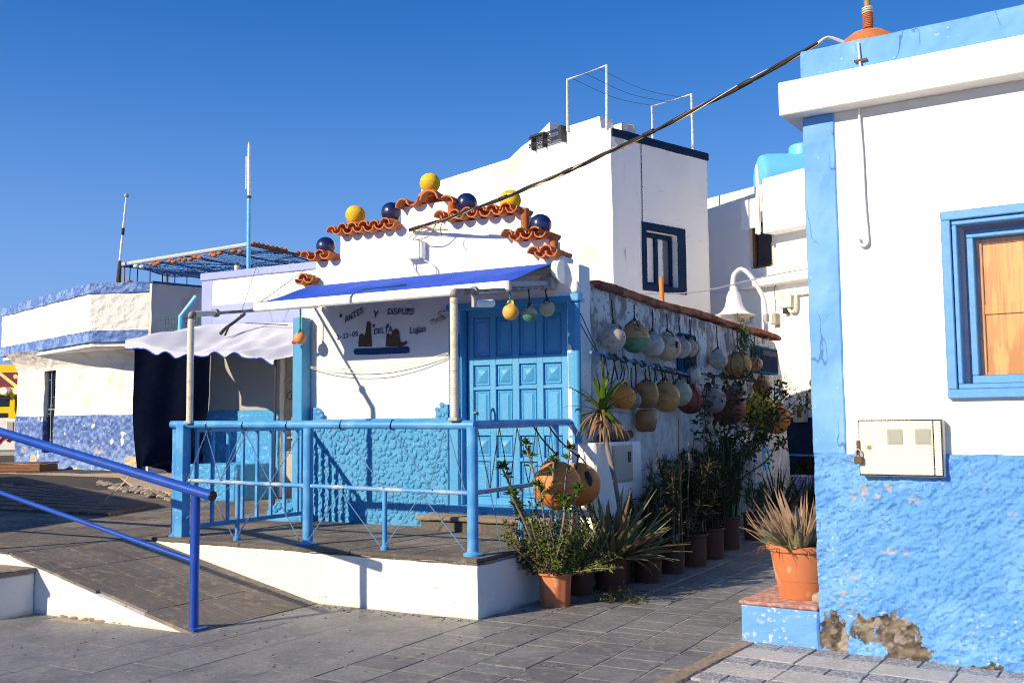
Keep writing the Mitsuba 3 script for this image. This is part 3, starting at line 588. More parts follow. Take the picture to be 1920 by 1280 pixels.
for c in ((-.83, 0, math.pi / 2), (.92, math.pi / 2, math.pi)):
    g = np.linspace(c[1], c[2], 9); pts = [(c[0], 1.546)] + [(c[0] + .15 * math.cos(x), 1.546 + .13 * math.sin(x)) for x in g]
    put('rounded_corner', extrude(Polygon(pts).buffer(0), -.036, -.003), 'pebble_blue', FH, dd)
put('blue_post', boxm(-1.0, -.865, -.16, -.02, .45, 2.645, .006), 'turquoise_paint', FH, ho)
# pebble-set mound at the foot of the post
mo = thing('pebble_mound', 'small blue mound set with pebbles beside the blue post', 'mound')
put('core', rough(ball((-1.12, -.02, .44), .30, 3, (1.1, .7, .75)), .08, .02, 6, 3), 'pebble_blue', FH, mo, True)
for k in range(46):
    a, b = rng.uniform(0, 6.28), rng.uniform(.05, 1.35); d = np.array([math.cos(a) * math.cos(b) * 1.1, math.sin(a) * math.cos(b) * .7, math.sin(b) * .75])
    put('pebble', ball(np.array((-1.12, -.02, .44)) + d * .30, rng.uniform(.026, .04), 1, (1.1, 1, .8)), 'pebble_blue', FH, mo, True)

# mural painted on the wall
mu = thing('painted_mural', 'hand painted lettering with two brown ships on the white wall under the blue awning', 'mural')
def px_uz(x, y): return (-.314 + (x - 660) * .00692, 2.281 - (x - 660) * .00031 + (655 - y) * .0058)
def letters(txt, x, y, h, rot, bold=True, shear=.15):
    m = meshkit.text_mesh(txt, h, .002, bold); v = np.array(m.vertices); f = np.array(m.faces)
    v[:, 0] = v[:, 0] * .95 + shear * v[:, 1]; v[:, :2] += (np.stack([meshkit.noise(v * 22 + 5), meshkit.noise(v * 22 + 55)], -1) - .5) * h * .05
    u, z = px_uz(x, y); c, s_ = math.cos(rot), math.sin(rot)
    put('lettering', (np.stack([u + v[:, 0] * c - v[:, 1] * s_, -.0085 - v[:, 2], z + v[:, 0] * s_ + v[:, 1] * c], 1), f[:, ::-1]), 'mural_blue', FH, mu)
letters('"', 636, 604, .075, .2); letters('ANTES', 647, 606, .062, .36); letters('Y', 700, 597, .075, -.1); letters('DiSPUES', 727, 592, .062, -.06); letters('"', 762, 594, .07, -.1)
letters('"', 698, 622, .07, 0); letters('DELTA', 702, 628, .058, .08); letters('"', 724, 622, .07, 0); letters('1-11-05', 630, 637, .05, .10); letters('Lujan', 768, 627, .062, .05)
sil1 = [(674, 649), (675, 630), (680, 626), (685, 632), (688, 622), (690, 607), (692, 604), (696, 606), (697, 625), (698.5, 649)]
sil2 = [(726, 649), (727, 627), (731, 627), (735, 631), (738, 622), (743, 618), (748, 620), (750, 630), (751, 641), (757, 643), (763, 640), (764, 644), (755, 649)]
for pg in (sil1, sil2): put('ship_shape', extrude(Polygon([px_uz(*p) for p in pg]).buffer(.008).buffer(-.004), -.0105, -.0085), 'mural_brown', FH, mu)
hull = Polygon([px_uz(*p) for p in [(669, 659), (700, 658), (764, 655)]] + [px_uz(*p) for p in [(764, 656), (700, 659)]]).buffer(.032)
put('blue_band', extrude(hull.buffer(.006).buffer(-.006), -.0105, -.0085), 'mural_blue', FH, mu)

jb = thing('junction_box', 'white junction box with cables on the white gable', 'electrical box')
put('body', boxm(.44, .645, -.085, -.004, 3.17, 3.35, .006), 'white_metal', FH, jb); put('lid', boxm(.435, .625, -.10, -.0855, 3.165, 3.355, .006), 'white_smooth', FH, jb)
put('cable', tube(smoothp([(.50, -.05, 3.17), (.51, -.03, 3.08), (.57, -.02, 2.99)], 5), .008, 6), 'rope_white', FH, jb, True)
put('cable', tube(smoothp([(.60, -.05, 3.17), (.70, -.03, 3.12), (.78, -.03, 3.05), (.77, -.03, 2.97), (.74, -.03, 2.96)], 5), .008, 6), 'rope_white', FH, jb, True)
put('cable', tube(smoothp([(.50, -.05, 3.35), (.46, -.04, 3.40), (.62, -.03, 3.47), (.9, -.02, 3.45)], 5), .006, 6), 'rope_white', FH, jb, True)
lb = thing('wall_bulb', 'bare glass bulb on a bracket left of the blue door', 'lamp')
put('holder', tube([(.86, -.004, 2.545), (.86, -.07, 2.535), (.84, -.10, 2.52)], .022, 10), 'box_grey', FH, lb, 40); put('bulb', ball((.815, -.13, 2.50), .036, 2, (1, 1, 1)), 'pane_grey', FH, lb, True)
put('wire', tube(smoothp([(.86, -.02, 2.56), (.80, -.02, 2.60), (.88, -.02, 2.62), (1.0, -.03, 2.61), (.95, -.02, 2.57)], 5), .004, 5), 'rust_steel', FH, lb, True)
wl = thing('washing_line', 'sagging white line strung from the blue post to the door frame', 'rope')
for s_, z in ((.125, 0), (.09, .012)):
    x = np.linspace(-.88, .95, 18); t_ = (x + .88) / 1.83; put('line', tube(np.stack([x, -.06 - .05 * np.sin(t_ * 3.14), 2.11 + z + .07 * t_ - s_ * 4 * t_ * (1 - t_)], 1), .0042, 6), 'rope_white', FH, wl, True)

# ================================================================== BLUE AWNING ON ITS PIPES
aw = thing('blue_awning', 'bright blue awning with white front bar over the terrace door', 'awning')
def fabric(s, t):
    u = -.82 + 2.95 * s; w = -.90 + .84 * t; z = 2.722 + .268 * t - .010 * np.sin(t * math.pi) * (.6 + .4 * np.sin(s * 5)) + .006 * np.sin(s * 40 + t * 3) * np.sin(t * math.pi) + .012 * np.sin(s * 11 - t * 5) * np.sin(t * math.pi)
    return u, w, z
v, f = gridsurf(fabric, 80, 14); put('fabric', (np.vstack([v, v - [0, 0, .004]]), np.vstack([f, f[:, ::-1] + len(v)])), 'awning_blue', FH, aw, True)
put('front_bar', boxm(-.835, 2.145, -.945, -.885, 2.632, 2.722, .012), 'white_metal', FH, aw); put('end_cap', boxm(2.146, 2.152, -.94, -.89, 2.638, 2.716, .01), 'grey_metal', FH, aw)
put('roller', tube([(-.80, -.06, 2.93), (2.15, -.06, 2.93)], .045, 14), 'grey_metal', FH, aw, 40)
put('roller_end', tube([(2.15, -.06, 2.925), (2.19, -.06, 2.925)], .085, 20), 'white_metal', FH, aw, 40); put('roller_end', tube([(2.205, -.05, 2.90), (2.225, -.05, 2.90)], .115, 20), 'white_metal', FH, aw, 40)
put('bracket', boxm(2.0, 2.14, -.10, -.005, 2.74, 2.86, .01), 'grey_metal', FH, aw)
def bar_box(a, b, h, w_, m, nm, par):
    a, b = np.array(a, float), np.array(b, float); d = b - a; L = np.linalg.norm(d); d /= L; x = np.cross(d, [0, 0, 1.]); x /= np.linalg.norm(x); y = np.cross(x, d)
    v, f = boxm(0, L, -w_ / 2, w_ / 2, -h / 2, h / 2, .006); put(nm, (a + v[:, :1] * d + v[:, 1:2] * x + v[:, 2:] * y, f), m, FH, par)
bar_box((2.08, -.89, 2.70), (2.08, -.08, 2.79), .060, .04, 'grey_metal', 'arm', aw); bar_box((-.74, -.89, 2.68), (-.74, -.06, 2.77), .05, .04, 'white_metal', 'arm', aw)
bar_box((1.9, -.87, 2.69), (1.2, -.45, 2.72), .045, .04, 'grey_metal', 'folding_arm', aw); bar_box((1.2, -.45, 2.73), (1.85, -.06, 2.76), .045, .04, 'grey_metal', 'folding_arm', aw)
bar_box((-.6, -.87, 2.69), (.1, -.45, 2.72), .045, .04, 'grey_metal', 'folding_arm', aw); bar_box((.1, -.45, 2.73), (-.55, -.06, 2.76), .045, .04, 'grey_metal', 'folding_arm', aw)
put('cord', tube(smoothp([(.42, -.955, 2.64), (.43, -.955, 2.70), (.50, -.90, 2.76), (.64, -.70, 2.80), (.75, -.5, 2.84)], 6), .006, 6), 'rope_green', FH, aw, True)
for u, nm in ((-.835, 'left'), (2.10, 'right')):
    ps = thing('awning_support', f'cream rope-wrapped pipe holding a grey crossbar at the {nm} end of the blue awning', 'pipe')
    pr = []; z = 1.52
    while z < 2.48: pr += [(.027, z), (.0325, z + .006), (.0325, z + .013), (.027, z + .019)]; z += .019
    put('wrapped_pipe', lathe([(0, 1.515), (.028, 1.515)] + pr + [(.0, 2.50)], 14, (u, -1.75, 0)), 'cream', FH, ps, True)
    put('elbow', tube(smoothp([(u, -1.75, 2.495), (u, -1.745, 2.53), (u, -1.71, 2.54)], 5), .030, 12), 'steel_dull', FH, ps, True)
    put('sleeve', tube([(u, -1.72, 2.54), (u, -1.45, 2.574)], .027, 12), 'steel_dull' if nm == 'right' else 'cream', FH, ps, 40); put('clamp', tube([(u, -1.46, 2.573), (u, -1.42, 2.578)], .040, 12), 'steel_dull', FH, ps, 40)
    put('crossbar', tube([(u, -1.43, 2.575), (u, -.0, 2.775)], .016, 10), 'steel_dull', FH, ps, 40)
    put('foot_clamp', boxm(u - .04, u + .05, -1.79, -1.70, 1.508, 1.535, .006), 'grey_metal', FH, ps)
fc = thing('white_floodlight', 'small white tube lamp hanging under the crossbar by the right pipe', 'lamp')
put('body', tube([(2.10, -1.43, 2.47), (2.12, -1.18, 2.50)], [.028, .034], 12), 'white_metal', FH, fc, 40); put('clip', boxm(2.085, 2.115, -1.46, -1.43, 2.44, 2.61, .004), 'grey_metal', FH, fc)

# ================================================================== BUOYS
def buoy(c, r, m, label, hang=None, group='fishing buoys on the house', kind='ball', rope='rope_dark', fr=FH, name='fishing_buoy', seam=True, lug=True, extra=0):
    k = thing(name, label, 'buoy', group); c = np.array(c, float); tilt = np.array([rng.uniform(-.3, .3), rng.uniform(-.3, .3), 1.]); tilt /= np.linalg.norm(tilt)
    sd = int(abs(c[0] * 97 + c[1] * 31 + c[2] * 53))
    if kind == 'barrel':
        pr = [(0, -1), (.55, -.97), (.80, -.85), (.93, -.55), (.97, 0), (.93, .55), (.80, .85), (.55, .97), (0, 1)]; v, f = lathe(np.array(pr) * [r, r * 1.05], 20); v = v + .05 * r * (meshkit.noise(v * 20 + sd) - .5)[:, None] * 2
        put('float', (v + c, f), m, fr, k, True)
    elif kind == 'two':
        g = np.linspace(0, math.pi / 2, 9)
        put('upper_half', lathe([(r * math.cos(x), r * math.sin(x)) for x in g], 26, c), m[0], fr, k, True); put('lower_half', lathe([(r * math.cos(x) * .995, -r * math.sin(x)) for x in g], 26, c), m[1], fr, k, True)
    else:
        v, f = ball((0, 0, 0), r, 3); v = v * (1 + .025 * (meshkit.noise(v * 14 + sd) - .5)[:, None] * 2); put('float', (v + c, f), m, fr, k, True)
    mm = m[0] if isinstance(m, tuple) else m
    if seam and kind != 'barrel':
        a = np.cross(tilt, [1, 0, 0]); a /= np.linalg.norm(a); b = np.cross(tilt, a); g = np.linspace(0, 2 * math.pi, 33); put('seam', tube(c + r * 1.003 * (np.cos(g)[:, None] * a + np.sin(g)[:, None] * b), r * .022, 5, False), mm, fr, k, True)
    if hang is not None:
        h = np.array(hang, float); name_ears = 'two ears' in label; top = c + [0, 0, r * 1.0]
        lg_ = 1.3 if name_ears else 1.14
        if lug: 
            for dx in (-.28, .28): put('lug', tube(smoothp([c + [r * dx * 1.6, 0, r * .80], c + [r * dx * 1.1, 0, r * lg_], c + [r * dx * .5, 0, r * (lg_ - .06)], c + [r * dx * .35, 0, r * .9]], 4), r * (.13 if lg_ > 1.2 else .075), 7), mm, fr, k, True)
        put('rope', tube(smoothp([h, h * .6 + top * .4 + [rng.uniform(-.01, .01), 0, 0], top + [0, 0, r * .25]], 5), .007, 6), rope, fr, k, True)
        for q in range(3):
            a = rng.uniform(0, 6.28); put('rope', tube(smoothp([top + [0, 0, r * .30], top + [r * .35 * math.cos(a), r * .35 * math.sin(a), r * .10], c + [r * .72 * math.cos(a), r * .72 * math.sin(a), r * .74]], 4), .006, 5), rope, fr, k, True)
        put('knot', ball(top + [0, 0, r * .30], .016, 1, (1, 1, 1.3)), rope, fr, k, True)
    for q in range(extra):
        a = math.pi * q / extra + .2; g = np.linspace(0, 2 * math.pi, 25); d = np.array([math.cos(a), math.sin(a), 0]); put('net_cord', tube(c + r * 1.012 * (np.cos(g)[:, None] * d + np.sin(g)[:, None] * np.array([0, 0, 1.])), .006, 5, False), rope, fr, k, True)
    return k
G = 'buoys set along the stepped gable'
for u, z, m, l in ((-.722, 3.43, 'b_navy', 'glossy navy ball on the lowest left step of the tiled gable'), (-.311, 3.735, 'b_yellow', 'yellow ball at the left end of the tile row, left of the gable top'),
                   (.163, 3.712, 'b_navy', 'glossy navy ball between two yellow balls, left of the gable top'), (.658, 3.962, 'b_yellow', 'yellow ball crowning the top of the stepped gable'),
                   (1.104, 3.70, 'b_navy', 'glossy navy ball just right of the gable top'), (1.61, 3.672, 'b_yellow', 'yellow ball with the black cable crossing it, right of the gable top'),
                   (1.944, 3.392, 'b_navy', 'glossy navy ball on the lowest right step of the tiled gable')):
    buoy((u, .05, z), .106, m, l, None, G)
buoy((2.12, -.865, 2.452), .072, 'b_amber', 'pale orange buoy with two ears hanging nearest the right awning pipe', (2.11, -.865, 2.66), 'buoys hanging from the awning bars', 'ball', 'rope_green')
buoy((2.12, -.515, 2.462), .070, ('b_pale', 'b_green'), 'half green buoy hanging second from the right awning pipe', (2.11, -.515, 2.71), 'buoys hanging from the awning bars', 'two')
buoy((2.12, -.17, 2.545), .072, 'b_pale', 'dull yellowish buoy hanging in the shade by the door corner', (2.11, -.17, 2.76), 'buoys hanging from the awning bars')
buoy((-.82, -.245, 2.412), .066, 'b_peach', 'small peach coloured ball hanging before the blue post', (-.82, -.245, 2.75), 'buoys hanging from the awning bars', 'ball', 'rope_green', lug=False)
rs = thing('red_tag', 'small red tag tied beside the peach coloured ball', 'tag'); put('ribbon', ball((-.90, -.25, 2.37), .022, 1, (1.5, .6, 1)), 'red_letter', FH, rs, True)

SG = 'buoys hanging on the side wall'
def sbuoy(s, z, r, m, l, **k):
    hz = 2.66 if z > 2 else (2.04 - .04 * (s / 3)); r *= 1.09; buoy((2.37 + r + .02, s, z), r, m, l, (2.37 + r + .02, s + rng.uniform(-.03, .03), hz), SG, **k)
sbuoy(.45, 2.29, .112, 'b_white', 'grey white buoy at the near end of the upper row, beside the blue door frame')
sbuoy(.927, 2.319, .136, ('b_tan', 'b_green'), 'yellow and dark green buoy second in the upper row', kind='two')
sbuoy(1.456, 2.281, .115, 'b_white', 'grey white buoy third in the upper row, right of the green and yellow one')
k = None
sbuoy(1.843, 2.281, .135, 'b_cream', 'cream buoy with a black square patch in the upper row')
pk_ = [x for x in labels if labels[x].get('label', '').startswith('cream buoy with a black')][0]
put('dark_patch', boxm(2.37 + .02 + .147 + .122, 2.37 + .02 + .147 + .149, 1.843 - .085, 1.843 - .02, 2.27, 2.335), 'black_cap', FH, pk_)
sbuoy(2.343, 2.304, .106, 'b_white', 'pale buoy left of the blue wall panel, fifth in the upper row')
sbuoy(2.66, 2.322, .097, 'b_cream', 'pale buoy tied with a rope loop in front of the blue wall panel', extra=2)
sbuoy(3.667, 2.234, .108, 'b_white', 'grey white buoy hanging alone right of the blue wall panel')
sbuoy(4.34, 2.197, .155, 'b_tan', 'orange and black buoy in a dark net in the upper row near the green shoots', extra=3)
sbuoy(5.35, 2.262, .092, 'b_peach', 'small peach buoy before the blue meter cabinet at the far end')
sbuoy(2.731, 2.01, .095, 'b_white', 'small whitish buoy between the two rows, under the blue wall panel')
sbuoy(.67, 1.724, .112, 'b_orange', 'bright orange buoy at the near end of the lower row, behind the yucca')
sbuoy(.96, 1.70, .085, 'b_grey', 'small dull grey buoy squeezed right of the bright orange one')
sbuoy(1.25, 1.757, .118, 'b_brown', 'mottled brown yellow barrel float in the lower row', kind='barrel')
buoy((2.37 + .14, 1.25, 1.497), .112, 'b_brown', 'brown barrel float hanging lowest, under the mottled one', None, SG, 'barrel')
sbuoy(1.716, 1.74, .145, 'b_tan', 'big tan buoy with a crack in the lower row')
sbuoy(2.224, 1.79, .125, 'b_pale', 'pale green buoy in the middle of the lower row')
sbuoy(2.50, 1.724, .140, 'b_red', 'dark red netted buoy right of the pale green one', extra=4)
sbuoy(3.30, 1.733, .145, 'b_grey', 'grey brown buoy behind leaves in the lower row')
sbuoy(3.72, 1.64, .195, 'b_red', 'big dark red buoy behind the dark shrub')
sbuoy(4.38, 1.85, .10, 'b_grey', 'small grey buoy among the dark leaves')
sbuoy(5.10, 1.60, .20, 'b_yellow', 'big yellow netted buoy under the yellow flowers', extra=3)
sbuoy(5.93, 1.50, .19, 'b_orange', 'big orange yellow buoy last at the far end of the wall', extra=1)
sbuoy(5.55, 1.95, .115, 'b_brown', 'dark brown buoy below the blue meter cabinet')
buoy((2.50, -.757, .955), .205, 'float_orange', 'big orange float leaning on the terrace side rail', (2.27, -.74, 1.45), 'orange floats at the terrace corner', lug=False)
buoy((2.54, -.42, .945), .19, 'float_orange', 'second orange float with black mark behind the big one', (2.27, -.45, 1.45), 'orange floats at the terrace corner', lug=False)
k = [x for x in labels if labels[x].get('label', '').startswith('second orange')][0]
put('black_mark', ball((2.66, -.51, .985), .075, 2, (.7, .5, 1.1)), 'black_cap', FH, k, True)

rp = thing('rope_rail', 'horizontal pole wound with old ropes on the side wall', 'pole')
put('pole', tube([(2.47, .02, 2.135), (2.49, 1.5, 2.075), (2.50, 2.9, 2.0)], .016, 8), 'rope_blue', FH, rp, 40)
put('pole', tube([(2.47, 3.0, 2.05), (2.48, 5.5, 2.02)], .012, 8), 'rust_steel', FH, rp, 40)
for k in range(46):
    s_ = rng.uniform(.0, 2.9) if k < 34 else rng.uniform(3, 5.3); z = 2.135 - .046 * s_ if s_ < 2.95 else 2.04; m = rng.choice(['rope_dark', 'rope_dark', 'rope_green', 'bark', 'rust_steel'])
    if rng.random() < .55:
        g = np.linspace(0, 12.6, 26); put('rope_coil', tube(np.stack([2.48 + .026 * np.cos(g), s_ + g * .006 + .02 * np.sin(g * .5), z + .028 * np.sin(g)], 1), .009, 5), m, FH, rp, True)
    else: put('rope_end', tube(smoothp([(2.49, s_, z), (2.51, s_ + rng.uniform(-.05, .05), z - rng.uniform(.05, .12)), (2.50, s_ + rng.uniform(-.08, .08), z - rng.uniform(.12, .28))], 4), rng.uniform(.006, .011), 5), m, FH, rp, True)
put('guy_cord', tube([(2.39, -.02, 2.50), (2.46, .22, 2.13)], .005, 5), 'rope_dark', FH, rp); put('guy_cord', tube([(2.39, -.02, 2.40), (2.46, .2, 2.12)], .005, 5), 'rope_dark', FH, rp)

def wall_box(name, label, cat, s0, s1, z0, z1, d, m): 
    k = thing(name, label, cat); put('body', boxm(2.39, 2.39 + d, s0, s1, z0, z1, .008), m, FH, k); return k
k = wall_box('blue_shutter', 'dark blue shutter panel on the side wall between the buoys', 'shutter', 2.55, 3.0, 2.06, 2.50, .06, 'deep_turquoise')
put('edge', boxm(2.451, 2.47, 2.57, 2.98, 2.08, 2.48, .004), 'navy_paint', FH, k)
k = wall_box('meter_cabinet', 'blue meter cabinet with louvred top at the far end of the side wall', 'meter box', 5.55, 6.55, 2.15, 2.53, .10, 'deep_turquoise')
put('door', boxm(2.491, 2.505, 5.62, 6.48, 2.18, 2.50, .006), 'navy_paint', FH, k)
for r_ in range(3): put('louvre', boxm(2.506, 2.512, 5.70, 6.40, 2.41 + .025 * r_, 2.42 + .025 * r_), 'black_cap', FH, k)
k = thing('wall_niche', 'small white plaster niche with a blue and yellow tile panel low at the far end', 'niche')
put('body', rough(boxm(2.33, 2.62, 4.75, 5.55, 0, 1.16, .04), .06, .015, 4, 31), 'grimy_plaster', FH, k, 30); put('tile_panel', boxm(2.621, 2.63, 5.12, 5.42, .82, 1.12, .003), 'tank_blue', FH, k); put('tile_motif', boxm(2.631, 2.634, 5.22, 5.33, .88, 1.04), 'pale_yellow', FH, k)
ub = thing('utility_block', 'white plastered block with a grey meter door against the side wall', 'utility block')
put('body', rough(boxm(2.30, 2.56, -.10, 1.0, -.03, 1.295, .02), .05, .006, 5, 32), 'white_plaster', FH, ub, 30)
put('meter_door', boxm(2.565, 2.578, .28, .72, .93, 1.245, .004), 'box_grey', FH, ub); put('door_frame', boxm(2.560, 2.5695, .26, .74, .91, 1.265, .003), 'box_grey', FH, ub); put('lock_plate', boxm(2.579, 2.584, .60, .67, 1.10, 1.20, .003), 'black_cap', FH, ub)
lg = thing('driftwood', 'dark driftwood log lying on the white utility block', 'log'); put('log', rough(tube(smoothp([(2.44, .30, 1.34), (2.44, .6, 1.335), (2.45, .95, 1.35)], 5), [.035] * 5 + [.055] * 5 + [.045], 10), .03, .02, 9, 3), 'bark', FH, lg, True)

# ================================================================== LOW NEIGHBOUR WITH CANOPY
nb = thing('low_neighbour_house', 'low white house with pale lilac trim and blue base behind the grey canopy', 'house')
nwall = Polygon([(-4.86, .3), (-1.0, .3), (-1.0, 3.62), (-4.86, 3.62)]).difference(sbox(-3.32, .4, -2.45, 2.45))
put('wall', rough(extrude(nwall, 0, .25), .12, .006, 3, 41), 'white_plaster', FN, nb, 30)
put('porch_wall', boxm(-4.86, -3.33, -.012, -.0005, 1.70, 2.745), 'porch_shade_grey', FN, nb)  # thin sheet painting shade over the white wall under the canopy
put('left_wall', boxm(-4.86, -4.62, .251, 6, 0, 3.6), 'lilac_paint', FN, nb); put('roof', boxm(-4.6, -1.6, .251, 6, 3.3, 3.45), 'white_plaster', FN, nb)
put('roof_trim', rough(boxm(-4.88, -1.55, -.03, .26, 3.621, 3.725, .008), .12, .006, 4, 42), 'lilac_paint', FN, nb, 30)
put('wall_trim', boxm(-4.866, -4.66, -.006, .0, 2.9, 3.62), 'lilac_paint', FN, nb); put('wall_trim', boxm(-4.655, -1.0, -.005, .0, 2.75, 3.24), 'lilac_paint', FN, nb)
put('blue_base', rough(boxm(-4.86, -3.33, -.03, .0, .3, 1.70, .006), .06, .012, 7, 43), 'neighbour_blue', FN, nb, 30)
put('dark_room', boxm(-3.4, -2.3, .26, .9, .3, 2.6), 'joint_dark', FN, nb)
gd = put('grille_door', boxm(-3.32, -2.45, .08, .10, .45, 1.10), 'box_grey', FN, nb)
for i in range(8): put('bar', boxm(-3.30 + .118 * i, -3.285 + .118 * i, .075, .09, 1.101, 2.43), 'grey_metal', FN, gd)
for z in (1.10, 1.30, 1.62, 2.1): put('cross_bar', boxm(-3.32, -2.45, .062, .0745, z, z + .02), 'grey_metal', FN, gd)
for i in range(5):
    for z in (1.2, 1.78):
        g = np.linspace(0, 7.5, 22); r = .075 * (1 - g / 10); put('scroll', tube(np.stack([-3.2 + .17 * i + r * np.cos(g), np.full(22, .066), z + .1 + r * np.sin(g)], 1), .006, 5), 'dark_metal', FN, gd, True)
bn = thing('blue_bench', 'blue plastered bench block against the neighbour house wall', 'bench')
put('block', rough(boxm(-4.43, -3.40, -.76, -.031, .35, .962, .03), .06, .008, 6, 44), 'neighbour_blue', FN, bn, 30)

cn = thing('grey_canopy', 'sagging grey canvas canopy with scalloped blue edge', 'canopy')
def can(s, t):
    """s from left to right, t from the wall to the front edge"""
    bu = -4.65 + 2.75 * s; bw = -.05 + 0 * s; bz = 2.98 - .10 * s
    fu = -4.72 + 2.9 * s + .12 * np.sin(s * 3); fw = -1.48 - .30 * s; fz = 2.62 - .265 * s + .03 * np.cos(s * 9) - .06 * s * (1 - s)
    sc = .035 * np.abs(np.sin(s * 9 * math.pi)) * np.clip(t * 6 - 5, 0, 1)
    sag = -.13 * np.sin(t * math.pi) * (.35 + .65 * s) + .05 * np.sin(t * math.pi) * np.exp(-((s - .1) / .12) ** 2) * 2
    wr = (.010 * np.sin(s * 26 + t * 9) + .008 * np.sin(s * 47 - t * 12) + .012 * np.sin((s + .6 * t) * 17)) * np.sin(np.clip(t, 0, 1) * math.pi) 
    drop = np.clip(t - .84, 0, 1) / .16
    tt = np.clip(t / .84, 0, 1)
    return bu + (fu - bu) * tt, bw + (fw - bw) * tt - .01 * drop, bz + (fz - bz) * tt + sag + wr - .10 * drop * (1 + .25 * np.sin(s * 40)) + sc * .8 - .02
v, f = gridsurf(can, 110, 26); put('canvas', (np.vstack([v, v - [0, .0, .004]]), np.vstack([f, f[:, ::-1] + len(v)])), 'canopy_grey', FN, cn, True)
s_ = np.linspace(0, 1, 111); put('blue_hem', tube(np.stack(can(s_, np.ones(111)), 1) + [0, -.003, -.004], .009, 5), 'trim_blue', FN, cn, True)
put('tied_knot', tube(smoothp([(-3.72, -.75, 2.72), (-3.70, -.68, 2.80), (-3.66, -.55, 2.90), (-3.56, -.45, 3.02)], 5), .022, 6), 'rope_dark', FN, cn, True)
put('tied_knot', tube(smoothp([(-3.60, -.78, 2.70), (-3.64, -.70, 2.78), (-3.67, -.62, 2.86)], 5), .015, 6), 'rope_dark', FN, cn, True)
put('tear', tube(smoothp([(-3.66, -.34, 2.90), (-3.3, -.32, 2.87), (-2.9, -.33, 2.83)], 6), .006, 5), 'rope_dark', FN, cn, True)
put('stay_wire', tube([(-3.62, -.5, 2.95), (-3.75, -.05, 3.72)], .004, 4), 'rope_dark', FN, cn); put('stay_wire', tube([(-3.58, -.47, 3.0), (-2.75, .05, 3.72)], .004, 4), 'rope_dark', FN, cn)
put('leg', tube([(-1.9, -1.66, .47), (-1.88, -1.66, 2.27)], .016, 8), 'dark_metal', FN, cn)
ct = thing('navy_curtain', 'dark navy side curtain hanging in folds under the left end of the canopy', 'curtain')
def cur(s, t):
    pinch = t ** 2.2; w = -1.37 * (1 - s) - .04 * s; w = w * (1 - .03 * pinch) + .02
    return -4.70 + .035 * np.sin(s * 13 + t * 3) * (1 - .5 * t) + .09 * np.sin(s * 8 - t * 4) * t + .035 * t * np.sin((s - .02) / (.06 + .5 * (1 - t)) * 2.2), w, (2.60 + .32 * s) * (1 - t) + t * (.90 - .10 * s + .06 * np.sin(s * 7)) 
put('cloth', gridsurf(cur, 90, 50), 'curtain_thin', FN, ct, True)
put('tie_rope', tube(smoothp([(-4.62, -1.4, .95), (-4.72, -1.45, .75), (-5.05, -1.5, .50)], 5), .008, 6), 'rope_white', FN, ct, True)

fp = thing('fence_post', 'light blue bent fence post with green wire mesh in front of the grey wall', 'post')
put('post', tube([(-5.60, 17, 1.5), (-5.58, 17, 3.32), (-5.32, 17, 3.66)], .045, 10), 'tank_blue', WORLD, fp)
mb = MB()
for k in range(16): mb.tube([(-5.95 + .05 * k, 17.05, 1.6), (-5.95 + .05 * k + .1, 17.05, 3.3 + .05 * rng.random())], .004, 4)
for k in range(22): mb.tube([(-5.95, 17.05, 1.7 + .075 * k), (-5.1, 17.05, 1.72 + .075 * k)], .004, 4)
put('wire_mesh', mb, 'rope_green', WORLD, fp)

# ================================================================== LEFT HOUSE, its band, base and barred door
lh = thing('round_white_house', 'white house with blue bands and overhanging upper storey at the left', 'house')
A, B, C = np.array([-8.579, 20.5]), np.array([-7.347, 20.4]), np.array([-8.579, 20.5]) + 5.74 * np.array([-.6816, .7317])
dR = np.array([.693, .721]); E_ = B + 6 * dR; Fq = C + 7 * np.array([.69, .72])
def ring(ins, z0, z1, m, nm, rf=(.16, .02, 3)):
    P = Polygon([A, B, E_, Fq, C]).buffer(-ins, join_style=2); put(nm, rough(slabz(P, z0, z1), .22, rf[1], rf[2], int(z0 * 10)), m, WORLD, lh, 40)
ring(-.03, 4.185, 4.39, 'band_blue', 'top_band'); ring(.0, 3.42, 4.185, 'rough_white', 'upper_wall'); ring(-.02, 3.19, 3.42, 'band_blue', 'lower_band')
ring(.04, 3.10, 3.19, 'rough_white', 'overhang')
# the shaded right face is bare grey render in front of the bands
q = B + .02 * np.array([.721, -.693]); q2 = q + 5.5 * dR
put('grey_render', rough(slabz([q - .01 * dR, q2, q2 + .1 * np.array([.721, -.693]), q - .01 * dR + .1 * np.array([.721, -.693])], .3, 4.36), .2, .02, 3, 9), 'rough_grey', WORLD, lh, 40)
put('coping', slabz([q, q2, q2 + .14 * np.array([.721, -.693]), q + .14 * np.array([.721, -.693])], 4.361, 4.40), 'deep_turquoise', WORLD, lh)
FL = Frame((-8.256, 21.57, -.048), (.83, -.55), 1.032)
lw = Polygon([(-3.92, .35), (.55, .35), (.55, 3.12), (-3.92, 3.12)]).difference(sbox(-2.86, .92, -2.44, 2.82))
put('lower_wall', rough(extrude(lw.intersection(sbox(-9, 1.71, 9, 9)), 0, .3), .14, .02, 2.5, 17), 'rough_white', FL, lh, 40)
put('blue_base', rough(extrude(lw.intersection(sbox(-9, 0, 9, 1.72)).buffer(0), -.02, .3), .14, .022, 2.5, 18), 'base_left', FL, lh, 40)
v, f = gridsurf(lambda s, t: (-3.95 + 4.5 * s, -.35 * t ** 1.6 * np.ones_like(s) + .0, 2.72 + .42 * t), 40, 8); put('cove', (v, f), 'rough_white', FL, lh, True)
put('core', slabz([FL((-3.9, .32, 0))[:2], FL((.5, .32, 0))[:2], FL((.5, 4, 0))[:2], FL((-3.9, 4, 0))[:2]], .3, 3.1), 'rough_white', WORLD, lh)
